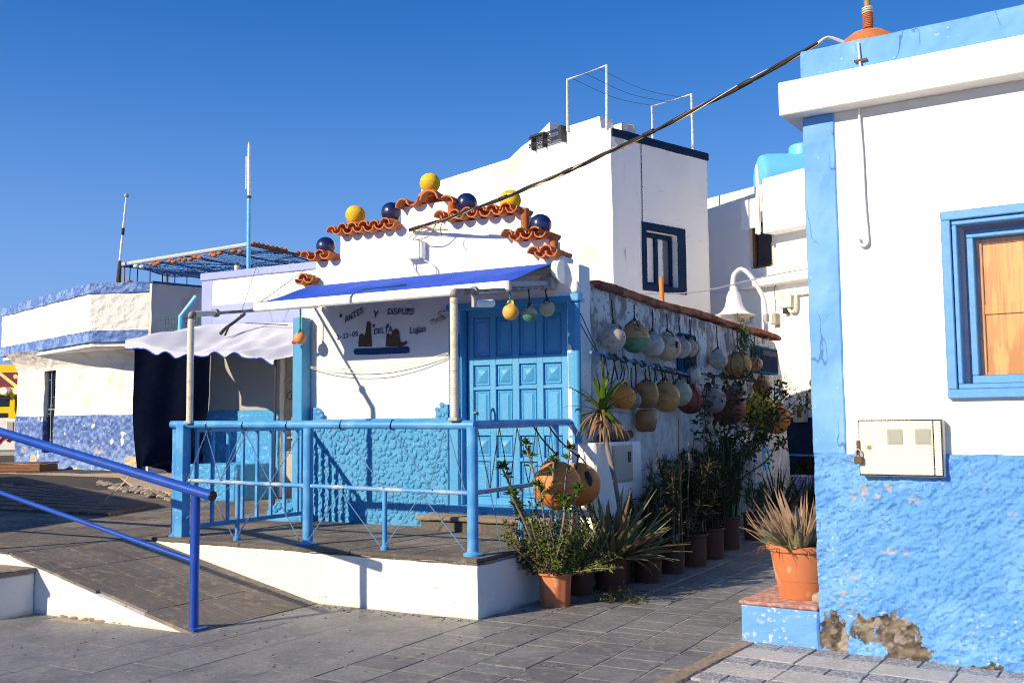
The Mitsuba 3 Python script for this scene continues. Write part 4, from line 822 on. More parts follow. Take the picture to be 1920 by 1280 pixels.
dl = put('barred_door', boxm(-2.86, -2.44, .16, .18, .92, 2.82), 'navy_paint', FL, lh)
for i in range(5): put('bar', boxm(-2.83 + .09 * i, -2.812 + .09 * i, .09, .11, .92, 2.82), 'grey_metal' if i % 2 else 'navy_paint', FL, dl)
for i in range(9): put('spacer', boxm(-2.84 + .09 * (i % 4), -2.75 + .09 * (i % 4), .085, .0895, 1.0 + .19 * i, 1.012 + .19 * i), 'grey_metal', FL, dl)
put('mid_bar', boxm(-2.86, -2.44, .085, .115, 1.86, 1.88), 'grey_metal', FL, dl)
wb = thing('wooden_box', 'low brown wooden box on the ground before the left house', 'box')
wbx = Frame((-11.2, 22.2), (.99, -.1))
for k in range(2): put('plank', boxm(0, 1.15, -.35, -.31, .545 + .075 * k, .612 + .075 * k, .004), 'brown_frame', wbx, wb)
put('lid', boxm(-.03, 1.18, -.37, .35, .70, .725, .005), 'rust_deck', wbx, wb); put('end', boxm(1.10, 1.15, -.309, .35, .545, .69), 'brown_frame', wbx, wb)
tp = thing('leaning_aerial', 'thin weathered aerial pole leaning behind the parapet of the left house', 'aerial')
a, b = np.array([-8.48, 21.6, 4.3]), np.array([-8.31, 21.6, 6.45]); 
put('pole', tube([a, a + (b - a) * .3, a + (b - a) * .34], [.045, .04, .03], 8), 'bark', WORLD, tp); put('rod', tube([a + (b - a) * .34, a + (b - a) * .5, b], [.028, .026, .018], 8), 'white_metal', WORLD, tp); put('joint', tube([a + (b - a) * .60, a + (b - a) * .67], .038, 8), 'black_cap', WORLD, tp); put('tip', ball(b, .05, 1), 'grey_metal', WORLD, tp)
# net pergola
pg = thing('net_pergola', 'flat pergola of blue fishing net on a pipe frame above the roofs', 'pergola')
P0, P1 = np.array([-8.51, 21.85, 4.98]), np.array([-5.13, 19.55, 4.99]); nn = np.array([.492, .871, 0]); P2, P3 = P1 + nn * 2.4, P0 + nn * 2.6
for a, b in ((P0, P1), (P1, P2), (P2, P3), (P3, P0)): put('frame_pipe', tube([a, b], .045 if a is P0 else .03, 8), 'pipe_pale' if a is P0 else 'rust_steel', WORLD, pg, 40)
for t in (.25, .5, .75): put('cross_pipe', tube([P0 + (P1 - P0) * t, P3 + (P2 - P3) * t], .02, 6), 'rust_steel', WORLD, pg)
for p, z in ((P0, 4.2), (P1, 2.5), (P2, 3), (P3, 4), (P0 + nn * 1.3, 4.2), (P3 + (P2 - P3) * .4, 4)): put('post', tube([[p[0], p[1], z], p], .028, 8), 'rust_steel', WORLD, pg)
mb = MB()
def net(s, t): 
    q = P0 + (P1 - P0) * s + nn * (2.5 * t); return q + np.array([0, 0, -.05 - .12 * math.sin(s * math.pi) * math.sin(t * math.pi) + .04 * math.sin(s * 17 + t * 9)])
for k in range(40): mb.tube([net(k / 39 + .014 * math.sin(j + k), j / 7) for j in range(8)], .006, 3)
for k in range(22): mb.tube([net(j / 11, k / 21 + .016 * math.sin(j * 2 + k)) for j in range(12)], .006, 3)
for k in range(22): 
    s0, t0 = rng.random(), rng.random(); mb.tube([net(s0, t0), net(min(1, s0 + .2), t0 + .05), net(min(1, s0 + .3), min(1, t0 + .3))], .012, 4)
put('net', mb, 'net_blue', WORLD, pg, kind='stuff')
mb = MB()
for k in range(6): mb.tube([P0 + [.1 + .22 * k, .2 * k * .8, 0], P0 + [.1 + .22 * k, .2 * k * .8, -.42]], .012, 5)
mb.tube([P0 + [0, 0, -.40], P0 + [1.3, 1.0, -.44]], .012, 5); put('ladder_rail', mb, 'rust_steel', WORLD, pg)
for k in range(17):
    t = [.14, .19, .27, .30, .42, .45, .50, .53, .62, .65, .74, .76, .90, .95, .33, .58, .80][k]
    p = P0 + (P1 - P0) * t + [0, -.02, -.09 - .03 * (k % 2)]; fl_ = thing('net_float', ('small cream float near the left corner of the net pergola' if t < .2 else 'small orange float tied along the front edge of the net pergola'), 'float', 'cream floats of the net pergola' if t < .2 else 'orange floats along the front of the net pergola')
    put('body', ball(p, .048, 2, (1.3, 1, .85)), 'cream' if t < .2 else 'clay', WORLD, fl_, True)
for k in range(16):
    p = P1 + nn * (.15 + .13 * k + (.25 if k > 7 else 0)) + [0, 0, .04]; fl_ = thing('net_float', ('brick red float in the near half of the right edge of the net pergola' if k <= 7 else 'brick red float in the far half of the right edge of the net pergola'), 'float', 'near floats along the right edge' if k <= 7 else 'far floats along the right edge')
    put('body', ball(p, .05, 2, (1, 1.2, .8)), 'clay_edge', WORLD, fl_, True)
hb = thing('hanging_float', 'small dark float hanging in a net under the left corner of the pergola', 'float'); put('float', ball((-8.30, 21.85, 4.52), .125, 2, (1, 1, 1)), 'b_brown', WORLD, hb, True); put('rope', tube([(-8.30, 21.85, 4.64), (-8.29, 21.85, 4.97)], .012, 5), 'rope_dark', WORLD, hb)
ms = thing('tall_mast', 'tall mast, blue below and white above, on the low neighbour roof', 'mast')
a = FN((-4.28, .35, 3.5)); b = FN((-4.29, .35, 4.86)); c = FN((-4.30, .35, 5.72))
put('lower_pole', tube([a, b], .030, 10), 'tank_blue', WORLD, ms, 40); put('collar', tube([b, b + [0, 0, .04]], .036, 10), 'rust_steel', WORLD, ms, 40); put('upper_pole', tube([b + [0, 0, .04], c - [0, 0, .35], c - [0, 0, .05], c], [.023, .02, .018, .004], 10), 'white_metal', WORLD, ms, 40); put('side_rod', tube([c + [-.035, 0, -.72], c + [-.035, 0, -.22]], .012, 6), 'cream', WORLD, ms)
vp = thing('vent_pipe', 'short cream vent pipe on the low neighbour roof', 'pipe'); q = FN((-4.52, .35, 3.5)); put('pipe', tube([q, q + [0, 0, .37]], .036, 12), 'cream', WORLD, vp, 40); put('cowl', tube([q + [0, 0, .37], q + [0, 0, .41]], .028, 10), 'dark_metal', WORLD, vp, 40)

# ================================================================== YELLOW AND WHITE TRUCK far left
yt = thing('yellow_truck', 'yellow and white truck with maroon emblem and red script, partly behind the left house', 'truck')
FY = Frame((-15.4, 31.5), (1, 0))
put('cab', extrude([(-5, 1.75), (1.0, 1.75), (1.0, 3.42), (-.68, 3.42), (-1.05, 3.12), (-5, 3.0)], 0, 2.2), 'yellow_truck', FY, yt)
put('white_body', boxm(-5, 1.1, -.10, 2.4, .75, 1.745, .04), 'white_smooth', FY, yt)
put('skirt', boxm(-5, 1.05, -.05, 2.3, .60, .745, .01), 'grey_metal', FY, yt)
put('window', boxm(-3, -.22, -.02, -.001, 2.12, 2.46, .01), 'glass_dark', FY, yt); put('window', boxm(.02, .9, -.02, -.001, 1.98, 2.46, .01), 'glass_dark', FY, yt); put('lower_window', boxm(-3, -.25, -.02, -.001, 1.78, 1.92, .01), 'glass_dark', FY, yt)
put('pillar', extrude([(-.16, 1.75), (.06, 1.75), (-.03, 2.0), (-.03, 2.5), (-.18, 2.5)], -.06, -.021), 'yellow_truck', FY, yt)
put('emblem_panel', extrude([(-.86, 2.72), (-.66, 3.18), (.8, 3.18), (.8, 2.72)], -.012, -.001), 'maroon', FY, yt)
put('emblem_stroke', extrude([(-.68, 3.20), (-.52, 3.20), (.12, 2.70), (-.04, 2.70)], -.020, -.0125), 'pale_yellow', FY, yt); put('emblem_dot', extrude(Point(-.05, 3.05).buffer(.07), -.020, -.0125), 'pale_yellow', FY, yt); put('emblem_wedge', extrude([(.0, 2.93), (.5, 3.16), (.5, 2.72)], -.018, -.0125), 'yellow_truck', FY, yt)
for x in (-.82, -.30, .10): put('spotlight', tube([(x, -.25, 2.60), (x, -.02, 2.60)], .12, 14), 'white_metal', FY, yt, 40); put('lamp_bracket', boxm(x - .14, x + .14, -.12, -.02, 2.36, 2.40), 'black_cap', FY, yt)
put('red_script', tube(smoothp([(-1.2, -.11, 1.20), (-.9, -.11, 1.32), (-.75, -.11, 1.28), (-.80, -.11, 1.10), (-.45, -.11, 1.02)], 6), .05, 6), 'red_letter', FY, yt, True); put('red_script', tube(smoothp([(-.52, -.11, .98), (-.35, -.11, 1.15), (-.10, -.11, 1.30), (-.02, -.11, 1.24), (-.2, -.11, 1.06)], 6), .055, 6), 'red_letter', FY, yt, True)
put('door_handle', boxm(-.22, -.02, -.13, -.101, 1.3, 1.65, .01), 'grey_metal', FY, yt)
for x in (-3.6, .0): put('wheel', tube([(x, .05, .95), (x, .35, .95)], .38, 20), 'black_cap', FY, yt, 40)

# ================================================================== TALL WHITE HOUSE behind
th = thing('tall_white_house', 'tall white house with a navy roof band and navy window behind the buoy house', 'house')
Tf = [(0, 0), (4.97, 0), (4.97, 6.03), (4.45, 6.03), (2.40, 6.05), (2.05, 6.20), (1.78, 6.27), (1.37, 6.46), (1.365, 6.08), (.98, 6.08), (.95, 6.29), (.235, 6.29), (.20, 6.08), (0, 6.04)]
v, f = extrude(Tf, -.30, 0); v = np.stack([-v[:, 1], v[:, 0], v[:, 2]], 1); put('sunlit_wall', rough((v, f), .25, .008, 2, 51), 'white_patched', FT, th, 30)
tw_ = Polygon([(.301, 0), (2.40, 0), (2.40, 5.92), (.301, 5.92)]).difference(sbox(.78, 3.64, 1.57, 4.535))
put('shaded_wall', rough(extrude(tw_, 0.004, .3), .25, .006, 2, 52), 'white_plaster', FT, th, 30)
put('far_wall', boxm(2.15, 2.40, .301, 4.97, 0, 5.9), 'white_plaster', FT, th); put('roof', boxm(.301, 2.14, .301, 4.97, 5.5, 5.7), 'white_plaster', FT, th)
put('roof_band', rough(boxm(.02, 2.43, -.025, .30, 5.921, 6.05, .01), .1, .008, 4, 53), 'navy_paint', FT, th, 30); put('roof_band', rough(boxm(2.13, 2.43, .301, 4.97, 5.91, 6.05, .01), .4, .008, 4, 54), 'navy_paint', FT, th, 30)
put('stair_head', rough(boxm(.301, .62, .02, .90, 5.7, 6.20, .01), .1, .006, 4, 55), 'rough_grey', FT, th, 30); put('chimney_wedge', extrude([(.301, 5.7), (.75, 5.7), (.75, 6.25), (.301, 6.44)], 1.37, 2.0), 'rough_white', FT, th)
wn = put('window', boxm(.79, 1.56, .16, .19, 3.65, 4.525), 'navy_paint', FT, th)
fo = Polygon([(.68, 3.555), (1.765, 3.555), (1.765, 4.655), (.68, 4.655)]).difference(sbox(.785, 3.655, 1.562, 4.525)); put('surround', extrude(fo, -.012, .003), 'navy_paint', FT, wn)
put('glass', boxm(.86, 1.12, .148, .1595, 3.72, 4.45), 'curtain_white', FT, wn); put('glass', boxm(1.20, 1.50, .148, .1595, 3.72, 4.45), 'window_glass', FT, wn); put('curtain', boxm(1.20, 1.34, .140, .147, 3.72, 4.45), 'curtain_white', FT, wn)
for x0, x1, z0, z1 in ((.80, .86, 3.66, 4.52), (1.12, 1.20, 3.66, 4.52), (1.50, 1.555, 3.66, 4.52), (.86, 1.12, 3.66, 3.72), (1.20, 1.50, 3.66, 3.72), (.86, 1.12, 4.45, 4.52), (1.20, 1.50, 4.45, 4.52)): put('sash', boxm(x0 + .001, x1 - .001, .11, .1475, z0, z1, .004), 'navy_paint', FT, wn)
put('wall_cable', tube([(.70, -.006, 4.66), (.70, -.006, 5.92)], .006, 5), 'dark_metal', FT, th)
fr_ = thing('line_frame', 'white pipe clothes line frame on the left edge of the tall house roof', 'frame', 'clothes line frames on the tall house')
put('frame', tube([(-.03, .93, 6.2), (-.03, .915, 7.05), (-.03, .035, 7.05), (-.03, .06, 6.04)], .021, 8), 'cream', FT, fr_); 
fr_ = thing('line_frame', 'white pipe clothes line frame above the navy band of the tall house roof', 'frame', 'clothes line frames on the tall house')
put('frame', tube([(2.05, .90, 5.9), (2.05, .90, 7.02), (2.05, .02, 7.02), (2.05, .02, 5.95)], .021, 8), 'cream', FT, fr_)
cl = thing('clothes_wires', 'thin wires strung between the two roof frames', 'wire')
for y in (.2, .5, .8): put('wire', tube(smoothp([(-.03, y, 7.04), (1.0, y, 6.93), (2.05, y, 7.0)], 6), .004, 4), 'dark_metal', FT, cl)
rk = thing('tube_rack', 'black metal tube rack fixed in the notch of the tall house parapet', 'rack')
for z in (6.10, 6.125, 6.15, 6.24, 6.265): put('tube', tube([(-.08, 1.0, z), (-.08, 1.80, z)], .010, 6), 'dark_metal', FT, rk)
for y in (1.0, 1.45, 1.72): put('bracket', boxm(-.10, -.0, y - .012, y + .012, 6.04, 6.28, .004), 'dark_metal', FT, rk)
put('holder', boxm(-.12, -.02, 1.40, 1.75, 6.25, 6.285, .004), 'dark_metal', FT, rk); put('end_plate', boxm(-.12, .0, .985, 1.06, 6.09, 6.30, .006), 'dark_metal', FT, rk)
op = thing('orange_pole', 'short orange pole sticking up from the buoy house roof', 'pole'); q = FH((1.55, 2.35, 2.6)); q[:2] = (1.83, 12.2); put('pole', tube([q, q + [-.015, 0, .62]], .030, 10), 'orange_pole', WORLD, op, 40)

# ================================================================== WHITE HOUSE AT THE END OF THE ALLEY
wh = thing('alley_end_house', 'white house with balcony and blue base closing the alley', 'house')
up_ = Polygon([(-6, 3.75), (4, 3.75), (4, 5.53), (-6, 5.53)]).difference(sbox(-.99, 4.09, -.47, 4.92)); put('upper_wall', rough(extrude(up_, .32, .6), .4, .006, 2, 61), 'white_plaster', FW, wh, 30)
put('balcony_block', rough(boxm(-.39, 4, .0, .319, 4.60, 5.525, .01), .3, .006, 2, 62), 'white_plaster', FW, wh, 30); put('ledge', rough(boxm(-.95, 4, -.06, .6, 3.72, 3.85, .01), .3, .005, 2, 63), 'white_plaster', FW, wh, 30)
put('lower_wall', rough(boxm(-6, 4, .15, .5, 1.52, 3.719), .4, .006, 2, 64), 'white_plaster', FW, wh, 30); put('blue_base', rough(boxm(-6, 4, .135, .5, -.05, 1.519), .4, .006, 2, 65), 'navy_paint', FW, wh, 30)
put('lintel', boxm(-.20, 4, .06, .149, 3.50, 3.60, .006), 'white_plaster', FW, wh); put('base_line', boxm(-3, 4, .128, .1345, .90, .93), 'window_blue', FW, wh); put('roof', boxm(-6, 4, .61, 8, 5.2, 5.3), 'white_plaster', FW, wh); put('room', boxm(-1.2, -.3, .61, 1.2, 4.0, 5.1), 'joint_dark', FW, wh)
wf = put('window_frame', boxm(-.975, -.93, .40, .47, 4.10, 4.91), 'brown_frame', FW, wh); put('sash', boxm(-.56, -.49, .40, .47, 4.10, 4.91), 'brown_frame', FW, wf); put('sill', boxm(-.93, -.56, .42, .47, 4.10, 4.14), 'brown_frame', FW, wf); put('pane', boxm(-.929, -.561, .44, .446, 4.141, 4.91), 'glass_dark', FW, wf)
sp = thing('white_board', 'white folding panel with curved edge leaning out by the alley house window', 'panel')
put('board', boxm(-.80, -.49, -.05, -.01, 4.72, 5.22, .006), 'white_metal', FW, sp); put('curved_edge', tube(smoothp([(-.395, -.08, 4.58), (-.40, -.10, 5.0), (-.385, -.09, 5.4), (-.415, -.06, 5.76)], 6), .028, 8), 'white_metal', FW, sp, 40); put('edge_fin', extrude([(-.48, 4.60), (-.37, 4.62), (-.39, 5.70), (-.41, 5.72)], -.075, -.05), 'white_smooth', FW, sp)
wt = thing('water_tank', 'light blue plastic water tank on the alley house roof', 'water tank')
v, f = lathe([(0, -1.0), (.30, -1.0), (.42, -.95), (.46, -.85), (.46, -.2), (.475, -.18), (.475, -.12), (.46, -.1), (.46, .85), (.42, .95), (.30, 1.0), (0, 1.0)], 28); v = v[:, [2, 1, 0]]; q = np.array([5.75, 19.2, 6.12])
put('barrel', (v * [1, 1, 1] + q, f), 'tank_blue', FW if False else WORLD, wt, 40); put('hatch', lathe([(0, .40), (.27, .40), (.27, .58), (.25, .62), (0, .63)], 24, q + [-.1, 0, 0]), 'tank_blue', WORLD, wt, 40); put('valve', boxm(*(q[0] + .15, q[0] + .25), q[1] - .5, q[1] - .4, q[2] + .25, q[2] + .45), 'black_cap', WORLD, wt); put('cradle', boxm(q[0] - .9, q[0] + .9, q[1] - .4, q[1] + .4, 5.0, q[2] - .4), 'white_plaster', WORLD, wt)
eb = thing('switch_box', 'cream switch box with a yellow warning triangle under the balcony ledge', 'electrical box')
put('body', boxm(-.12, .14, .02, .149, 3.31, 3.56, .012), 'box_cream', FW, eb); put('sign', extrude([(-.045, 3.455), (.015, 3.455), (-.015, 3.51)], .016, .0195), 'pale_yellow', FW, eb)
put('pipe', tube(smoothp([(.20, .09, 3.5), (.20, .08, 3.32), (.17, .07, 3.25), (.10, .07, 3.24), (.05, .08, 3.30)], 5), .028, 8), 'cream', FW, eb, True); put('socket', boxm(-.06, .03, .05, .14, 3.22, 3.309, .01), 'dark_metal', FW, eb)
eb2 = thing('fuse_box', 'small grey green fuse box on the pipe beside the street lamp', 'electrical box'); put('body', boxm(-.30, -.19, .02, .149, 3.06, 3.24, .012), 'box_grey', FW, eb2); put('side', boxm(-.31, -.25, .005, .0195, 3.07, 3.22, .006), 'leaf_box' if False else 'box_cream', FW, eb2); put('cable', tube(smoothp([(-.25, .09, 3.24), (-.24, .10, 3.4), (-.26, .10, 3.6), (-.25, .12, 3.72)], 5), .006, 5), 'dark_metal', FW, eb2)
mb2 = thing('alley_meter_box', 'grey meter box low on the alley end house wall in the shade', 'meter box'); put('body', boxm(.10, .33, .03, .134, 1.44, 1.72, .01), 'box_grey', FW, mb2); put('pane', boxm(.20, .28, .022, .0295, 1.52, 1.64), 'glass_dark', FW, mb2)
rp2 = thing('planter', 'blue grey square planter with a dark shrub before the blue base', 'planter'); put('box', boxm(.28, .62, -.30, .05, 0, .62, .02), 'lilac_paint', FW, rp2)

sl = thing('street_lamp', 'white bell-shaped street lamp on a curved arm above the side wall', 'street lamp')
LP = np.array([3.37, 15.2, 0])
put('arm', tube(smoothp([(3.84, 15.25, 2.4), (3.835, 15.22, 3.0), (3.80, 15.2, 3.31), (3.70, 15.2, 3.52), (3.59, 15.2, 3.69), (3.47, 15.2, 3.76), (3.37, 15.2, 3.68), (3.345, 15.2, 3.55), (3.35, 15.2, 3.42)], 6), .034, 10), 'lamp_white', WORLD, sl, True)
put('shade', lathe([(.03, 3.50), (.055, 3.49), (.06, 3.42), (.085, 3.415), (.09, 3.37), (.105, 3.365), (.11, 3.30), (.135, 3.20), (.175, 3.13), (.235, 3.085), (.305, 3.062), (.315, 3.055), (.305, 3.050), (.22, 3.062), (.15, 3.10), (.10, 3.2), (.09, 3.35)], 36, (3.355, 15.2, 0)), 'lamp_white', WORLD, sl, 40)
put('glass_bowl', lathe([(.20, 3.055), (.195, 3.01), (.16, 2.965), (.10, 2.94), (.0, 2.93)], 28, (3.355, 15.2, 0)), 'lamp_glass', WORLD, sl, True); put('bulb', ball((3.355, 15.2, 3.06), .06, 2, (1, 1, 1.4)), 'white_metal', WORLD, sl, True); put('clamp', tube([(3.838, 15.23, 2.96), (3.836, 15.22, 3.08)], .045, 10), 'grey_metal', WORLD, sl, 40)
wc = thing('white_wire', 'thin white wire running across the alley above the lamp', 'wire'); put('wire', tube(smoothp([(1.2, 12.4, 3.05), (2.5, 13.6, 3.22), (3.8, 14.8, 3.6), (5.2, 16.2, 3.98)], 8), .009, 5), 'rope_white', WORLD, wc, True)

# ================================================================== CORNER HOUSE on the right
ch = thing('corner_house', 'white corner house with sky blue base, corner strip and parapet at the right', 'house')
wall = Polygon([(.001, 1.268), (4, 1.268), (4, 3.496), (.001, 3.496)]).difference(sbox(.905, 1.66, 2.4, 2.675))
put('wall', rough(extrude(wall, .0, .3), .12, .003, 3, 71), 'white_smooth', FR, ch, 30)
put('corner_strip', rough(boxm(-.012, .197, -.014, .30, 1.27, 3.496, .008), .04, .004, 6, 72), 'blue_paint', FR, ch, 30)
# rough base as real relief
nu, nz = 190, 118
v, f = gridsurf(lambda s, t: (-.006 + 2.1 * s, 0 * s, -.03 + 1.305 * t), nu, nz)
q = v.copy(); d = (meshkit.fbm(q * 5, 3, 81) - .5) * .030 + (meshkit.fbm(q * 22, 3, 82) - .5) * .030 + (meshkit.fbm(q * 58, 2, 83) - .5) * .017
uu, zz = q[:, 0], q[:, 2]; ee = np.minimum.reduce([np.hypot((uu - a) / c, (zz - b) / d_) for a, b, c, d_ in ((.085, .11, .085, .14), (.25, .17, .065, .085), (.47, .16, .105, .16), (.57, .07, .11, .06))])
bm = np.clip((1.10 - ee) / .2, 0, 1); d += bm * (-.012 + (meshkit.fbm(q * 30, 3, 88) - .5) * .030); edge = np.clip((1.268 - zz) / .02, 0, 1); v[:, 1] = -.022 - d * edge; v[:, 2] += (meshkit.noise(q * 14) - .5) * .012 * (zz > 1.25)
# the left return and the top of the relief
loop = np.arange(nz + 1); L0 = v[loop].copy(); L1 = L0.copy(); L1[:, 1] = .3; T0 = v[np.arange(nu + 1) * (nz + 1) + nz].copy(); T1 = T0.copy(); T1[:, 1] = .01
mb = MB(); mb.add(v, f)
i = np.arange(nz); mb.add(np.vstack([L0, L1]), np.stack([i, i + 1, i + 2 + nz, i + 1 + nz], 1)); i = np.arange(nu); mb.add(np.vstack([T0, T1]), np.stack([i, i + 1, i + 2 + nu, i + 1 + nu], 1))
put('rough_base', mb, 'blue_stucco', FR, ch, 60)
put('base_core', boxm(.02, 4, .012, .3, -.05, 1.26), 'blue_paint', FR, ch); put('side_wall', boxm(-.004, .28, .301, 6, 0, 3.496), 'blue_paint', FR, ch)
put('cornice', rough(boxm(-.125, 4.2, -.145, 6.2, 3.497, 3.722, .006), .3, .002, 3, 73), 'white_smooth', FR, ch, 30)
put('parapet', rough(boxm(-.018, 4, .0, .25, 3.723, 3.955, .01), .05, .007, 6, 74), 'blue_paint', FR, ch, 30); put('parapet_side', rough(boxm(-.018, .22, .251, 6, 3.723, 3.95, .01), .3, .006, 4, 75), 'blue_paint', FR, ch, 30); put('roof', boxm(.22, 4, .251, 6, 3.723, 3.75), 'white_smooth', FR, ch)
wd = put('window', boxm(.99, 2.4, .17, .19, 1.70, 2.60), 'shutter_wood', FR, ch)
def pic(u0, u1, z0, z1, t, w0, w1, nm, m='window_blue', b=.005):
    for a in ((u0, u1, z1 - t, z1), (u0, u1, z0, z0 + t), (u0, u0 + t, z0 + t + .0005, z1 - t - .0005), (u1 - t, u1, z0 + t + .0005, z1 - t - .0005)): put(nm, boxm(a[0], a[1], w0, w1, a[2], a[3], b), m, FR, wd)
pic(.825, 2.5, 1.612, 2.752, .055, -.045, .02, 'outer_frame'); pic(.881, 2.44, 1.668, 2.696, .030, -.022, .08, 'inner_frame'); pic(.935, 2.39, 1.70, 2.645, .050, .085, .15, 'sash')
put('shutter_stile', boxm(.988, 1.022, .155, .1695, 1.752, 2.592, .003), 'shutter_wood', FR, wd); put('shutter_rail', boxm(1.0225, 2.3, .157, .1695, 2.56, 2.592, .003), 'shutter_wood', FR, wd); put('shutter_rail', boxm(1.0225, 2.3, .157, .1695, 2.125, 2.185, .003), 'shutter_wood', FR, wd); put('shutter_rail', boxm(1.0225, 2.3, .157, .1695, 1.752, 1.775, .003), 'shutter_wood', FR, wd)
put('round_board', extrude(Point(1.40, 2.50).buffer(.19, 24).intersection(sbox(1.0, 2.0, 2.0, 2.555)), .150, .1565), 'shutter_wood', FR, wd)
put('pane', (np.array([[.985, .135, 1.75], [2.35, .135, 1.75], [2.35, .135, 2.595], [.985, .135, 2.595]]), np.array([[0, 1, 2, 3]])), 'clear_pane', FR, wd)
mt = thing('meter_box', 'cream double meter box with padlock on the corner house wall', 'meter box')
put('body', boxm(.298, .795, -.085, -.002, 1.140, 1.492, .010), 'box_cream', FR, mt); put('gap', boxm(.3005, .7925, -.0885, -.0852, 1.1445, 1.4875), 'black_cap', FR, mt); put('door', boxm(.306, .741, -.100, -.0888, 1.152, 1.480, .006), 'box_cream', FR, mt); put('side_strip', boxm(.747, .787, -.096, -.0888, 1.152, 1.480, .006), 'box_cream', FR, mt)  # black plate behind the door paints the shade of the gap round it
for x in (.476, .640):
    w_ = put('window', boxm(x, x + .092, -.1045, -.1005, 1.335, 1.432, .004), 'box_grey', FR, mt); put('pane', boxm(x + .008, x + .084, -.107, -.105, 1.343, 1.424, .002), 'pane_grey', FR, w_)
put('keyhole', tube([(.366, -.106, 1.318), (.366, -.1005, 1.318)], .014, 12), 'brass_pole', FR, mt, 40); put('hasp', boxm(.290, .312, -.112, -.1005, 1.27, 1.36, .003), 'rust_steel', FR, mt)
pl_ = thing('padlock', 'small rusty padlock hanging on the cream meter box', 'padlock'); put('body', boxm(.278, .330, -.135, -.113, 1.215, 1.262, .006), 'rust_steel', FR, pl_); put('shackle', tube(smoothp([(.289, -.124, 1.262), (.289, -.124, 1.292), (.304, -.124, 1.306), (.319, -.124, 1.292), (.319, -.124, 1.262)], 5), .005, 6), 'grey_metal', FR, pl_, True)
hk = thing('hanging_cable', 'white cable hanging from the eave and ending in a hook on the white wall', 'cable')
put('cable', tube(smoothp([(.36, -.03, 3.515), (.372, -.02, 3.2), (.375, -.02, 2.9), (.385, -.02, 2.68), (.384, -.022, 2.62), (.362, -.028, 2.595), (.335, -.028, 2.61), (.326, -.028, 2.65)], 6), [.007] * 24 + [.011] * 18 + [.012], 6), 'white_metal', FR, hk, True); put('upper_cable', tube(smoothp([(.37, -.012, 3.93), (.375, -.012, 3.82), (.38, -.012, 3.74)], 4), .008, 6), 'rope_white', FR, hk, True); put('clip', boxm(.34, .42, -.02, -.008, 3.80, 3.815), 'rust_steel', FR, hk)
st = thing('doorstep', 'blue painted doorstep with red tiled top at the corner house', 'step')
put('block', rough(boxm(-.535, -.014, -.012, 1.2, -.03, .268, .012), .04, .006, 6, 76), 'step_blue', FR, st, 30); put('tread', rough(boxm(-.545, -.013, -.022, 1.2, .2685, .294, .008), .05, .003, 6, 77), 'step_red', FR, st, 30)
wl2 = thing('wedge_stone', 'small pale stone wedged beside the flower pot on the doorstep', 'stone'); put('stone', rough(boxm(-.09, -.025, .10, .22, .296, .355, .012), .02, .006, 12, 2), 'joint_sand', FR, wl2, True)
jr = thing('clay_cone', 'red clay cone holding a metal pole on the corner house roof', 'roof ornament'); q = np.array([2.66, 7.3, 0])
put('cone', lathe([(0, 3.9), (.24, 3.9), (.235, 4.20), (.20, 4.27), (.12, 4.33), (.055, 4.355), (.05, 4.36), (0, 4.37)], 24, q), 'clay', WORLD, jr, 40); put('pole', tube([q + [0, 0, 4.35], q + [.0, 0, 5.2]], .024, 12), 'brass_pole', WORLD, jr, 40)
g = np.linspace(0, 6.28 * 9, 150); put('wire_winding', tube(q + np.stack([.032 * np.cos(g), .032 * np.sin(g), 4.37 + .12 * g / g[-1]], 1), .007, 5), 'clay', WORLD, jr, True); g = np.linspace(0, 6.28 * 3, 60); put('wire_winding', tube(q + np.stack([.034 * np.cos(g), .034 * np.sin(g), 4.48 + .05 * g / g[-1]], 1), .007, 5), 'cream', WORLD, jr, True)

# ================================================================== OVERHEAD CABLE
oc = thing('overhead_cable', 'thick twisted black cable from the corner house to the tiled gable', 'cable')
a, b = FR((.10, .02, 3.99)), FH((.47, -.05, 3.475)); t_ = np.linspace(0, 1, 90); base = a + (b - a) * t_[:, None]; base[:, 2] -= .40 * 4 * t_ * (1 - t_) * .28 * (1.0)
for k, (m, r, R_) in enumerate((('cable_black', .011, .010), ('cable_black', .009, .010), ('cable_tan', .004, .016), ('rope_white', .0035, .018))):
    ph = k * 1.9; fq = 34 if k < 2 else 21; put('strand', tube(base + np.stack([0 * t_, R_ * np.cos(t_ * fq + ph), R_ * np.sin(t_ * fq + ph)], 1), r, 6), m, WORLD, oc, True)
for t in (.12, .31, .5, .68, .82): i = int(t * 89); put('binding', tube(base[i:i + 3], .020, 8), 'cable_black', WORLD, oc, True)
put('anchor', tube(smoothp([b, b + [.06, .02, .03], b + [.16, -.1, .03], base[84]], 5), .016, 6), 'cable_tan', WORLD, oc, True); put('anchor', tube(smoothp([a, a + [.08, .03, .05], a + [.2, .05, .02]], 5), .014, 6), 'rope_white', WORLD, oc, True)
put('drop_wire', tube(smoothp([base[80], base[83] - [0, 0, .12], FH((.45, -.05, 3.36))], 5), .006, 5), 'cable_tan', WORLD, oc, True); put('drop_wire', tube(smoothp([base[78], base[79] - [0, 0, .08], base[78] - [.02, 0, .16]], 5), .004, 5), 'cable_black', WORLD, oc, True)

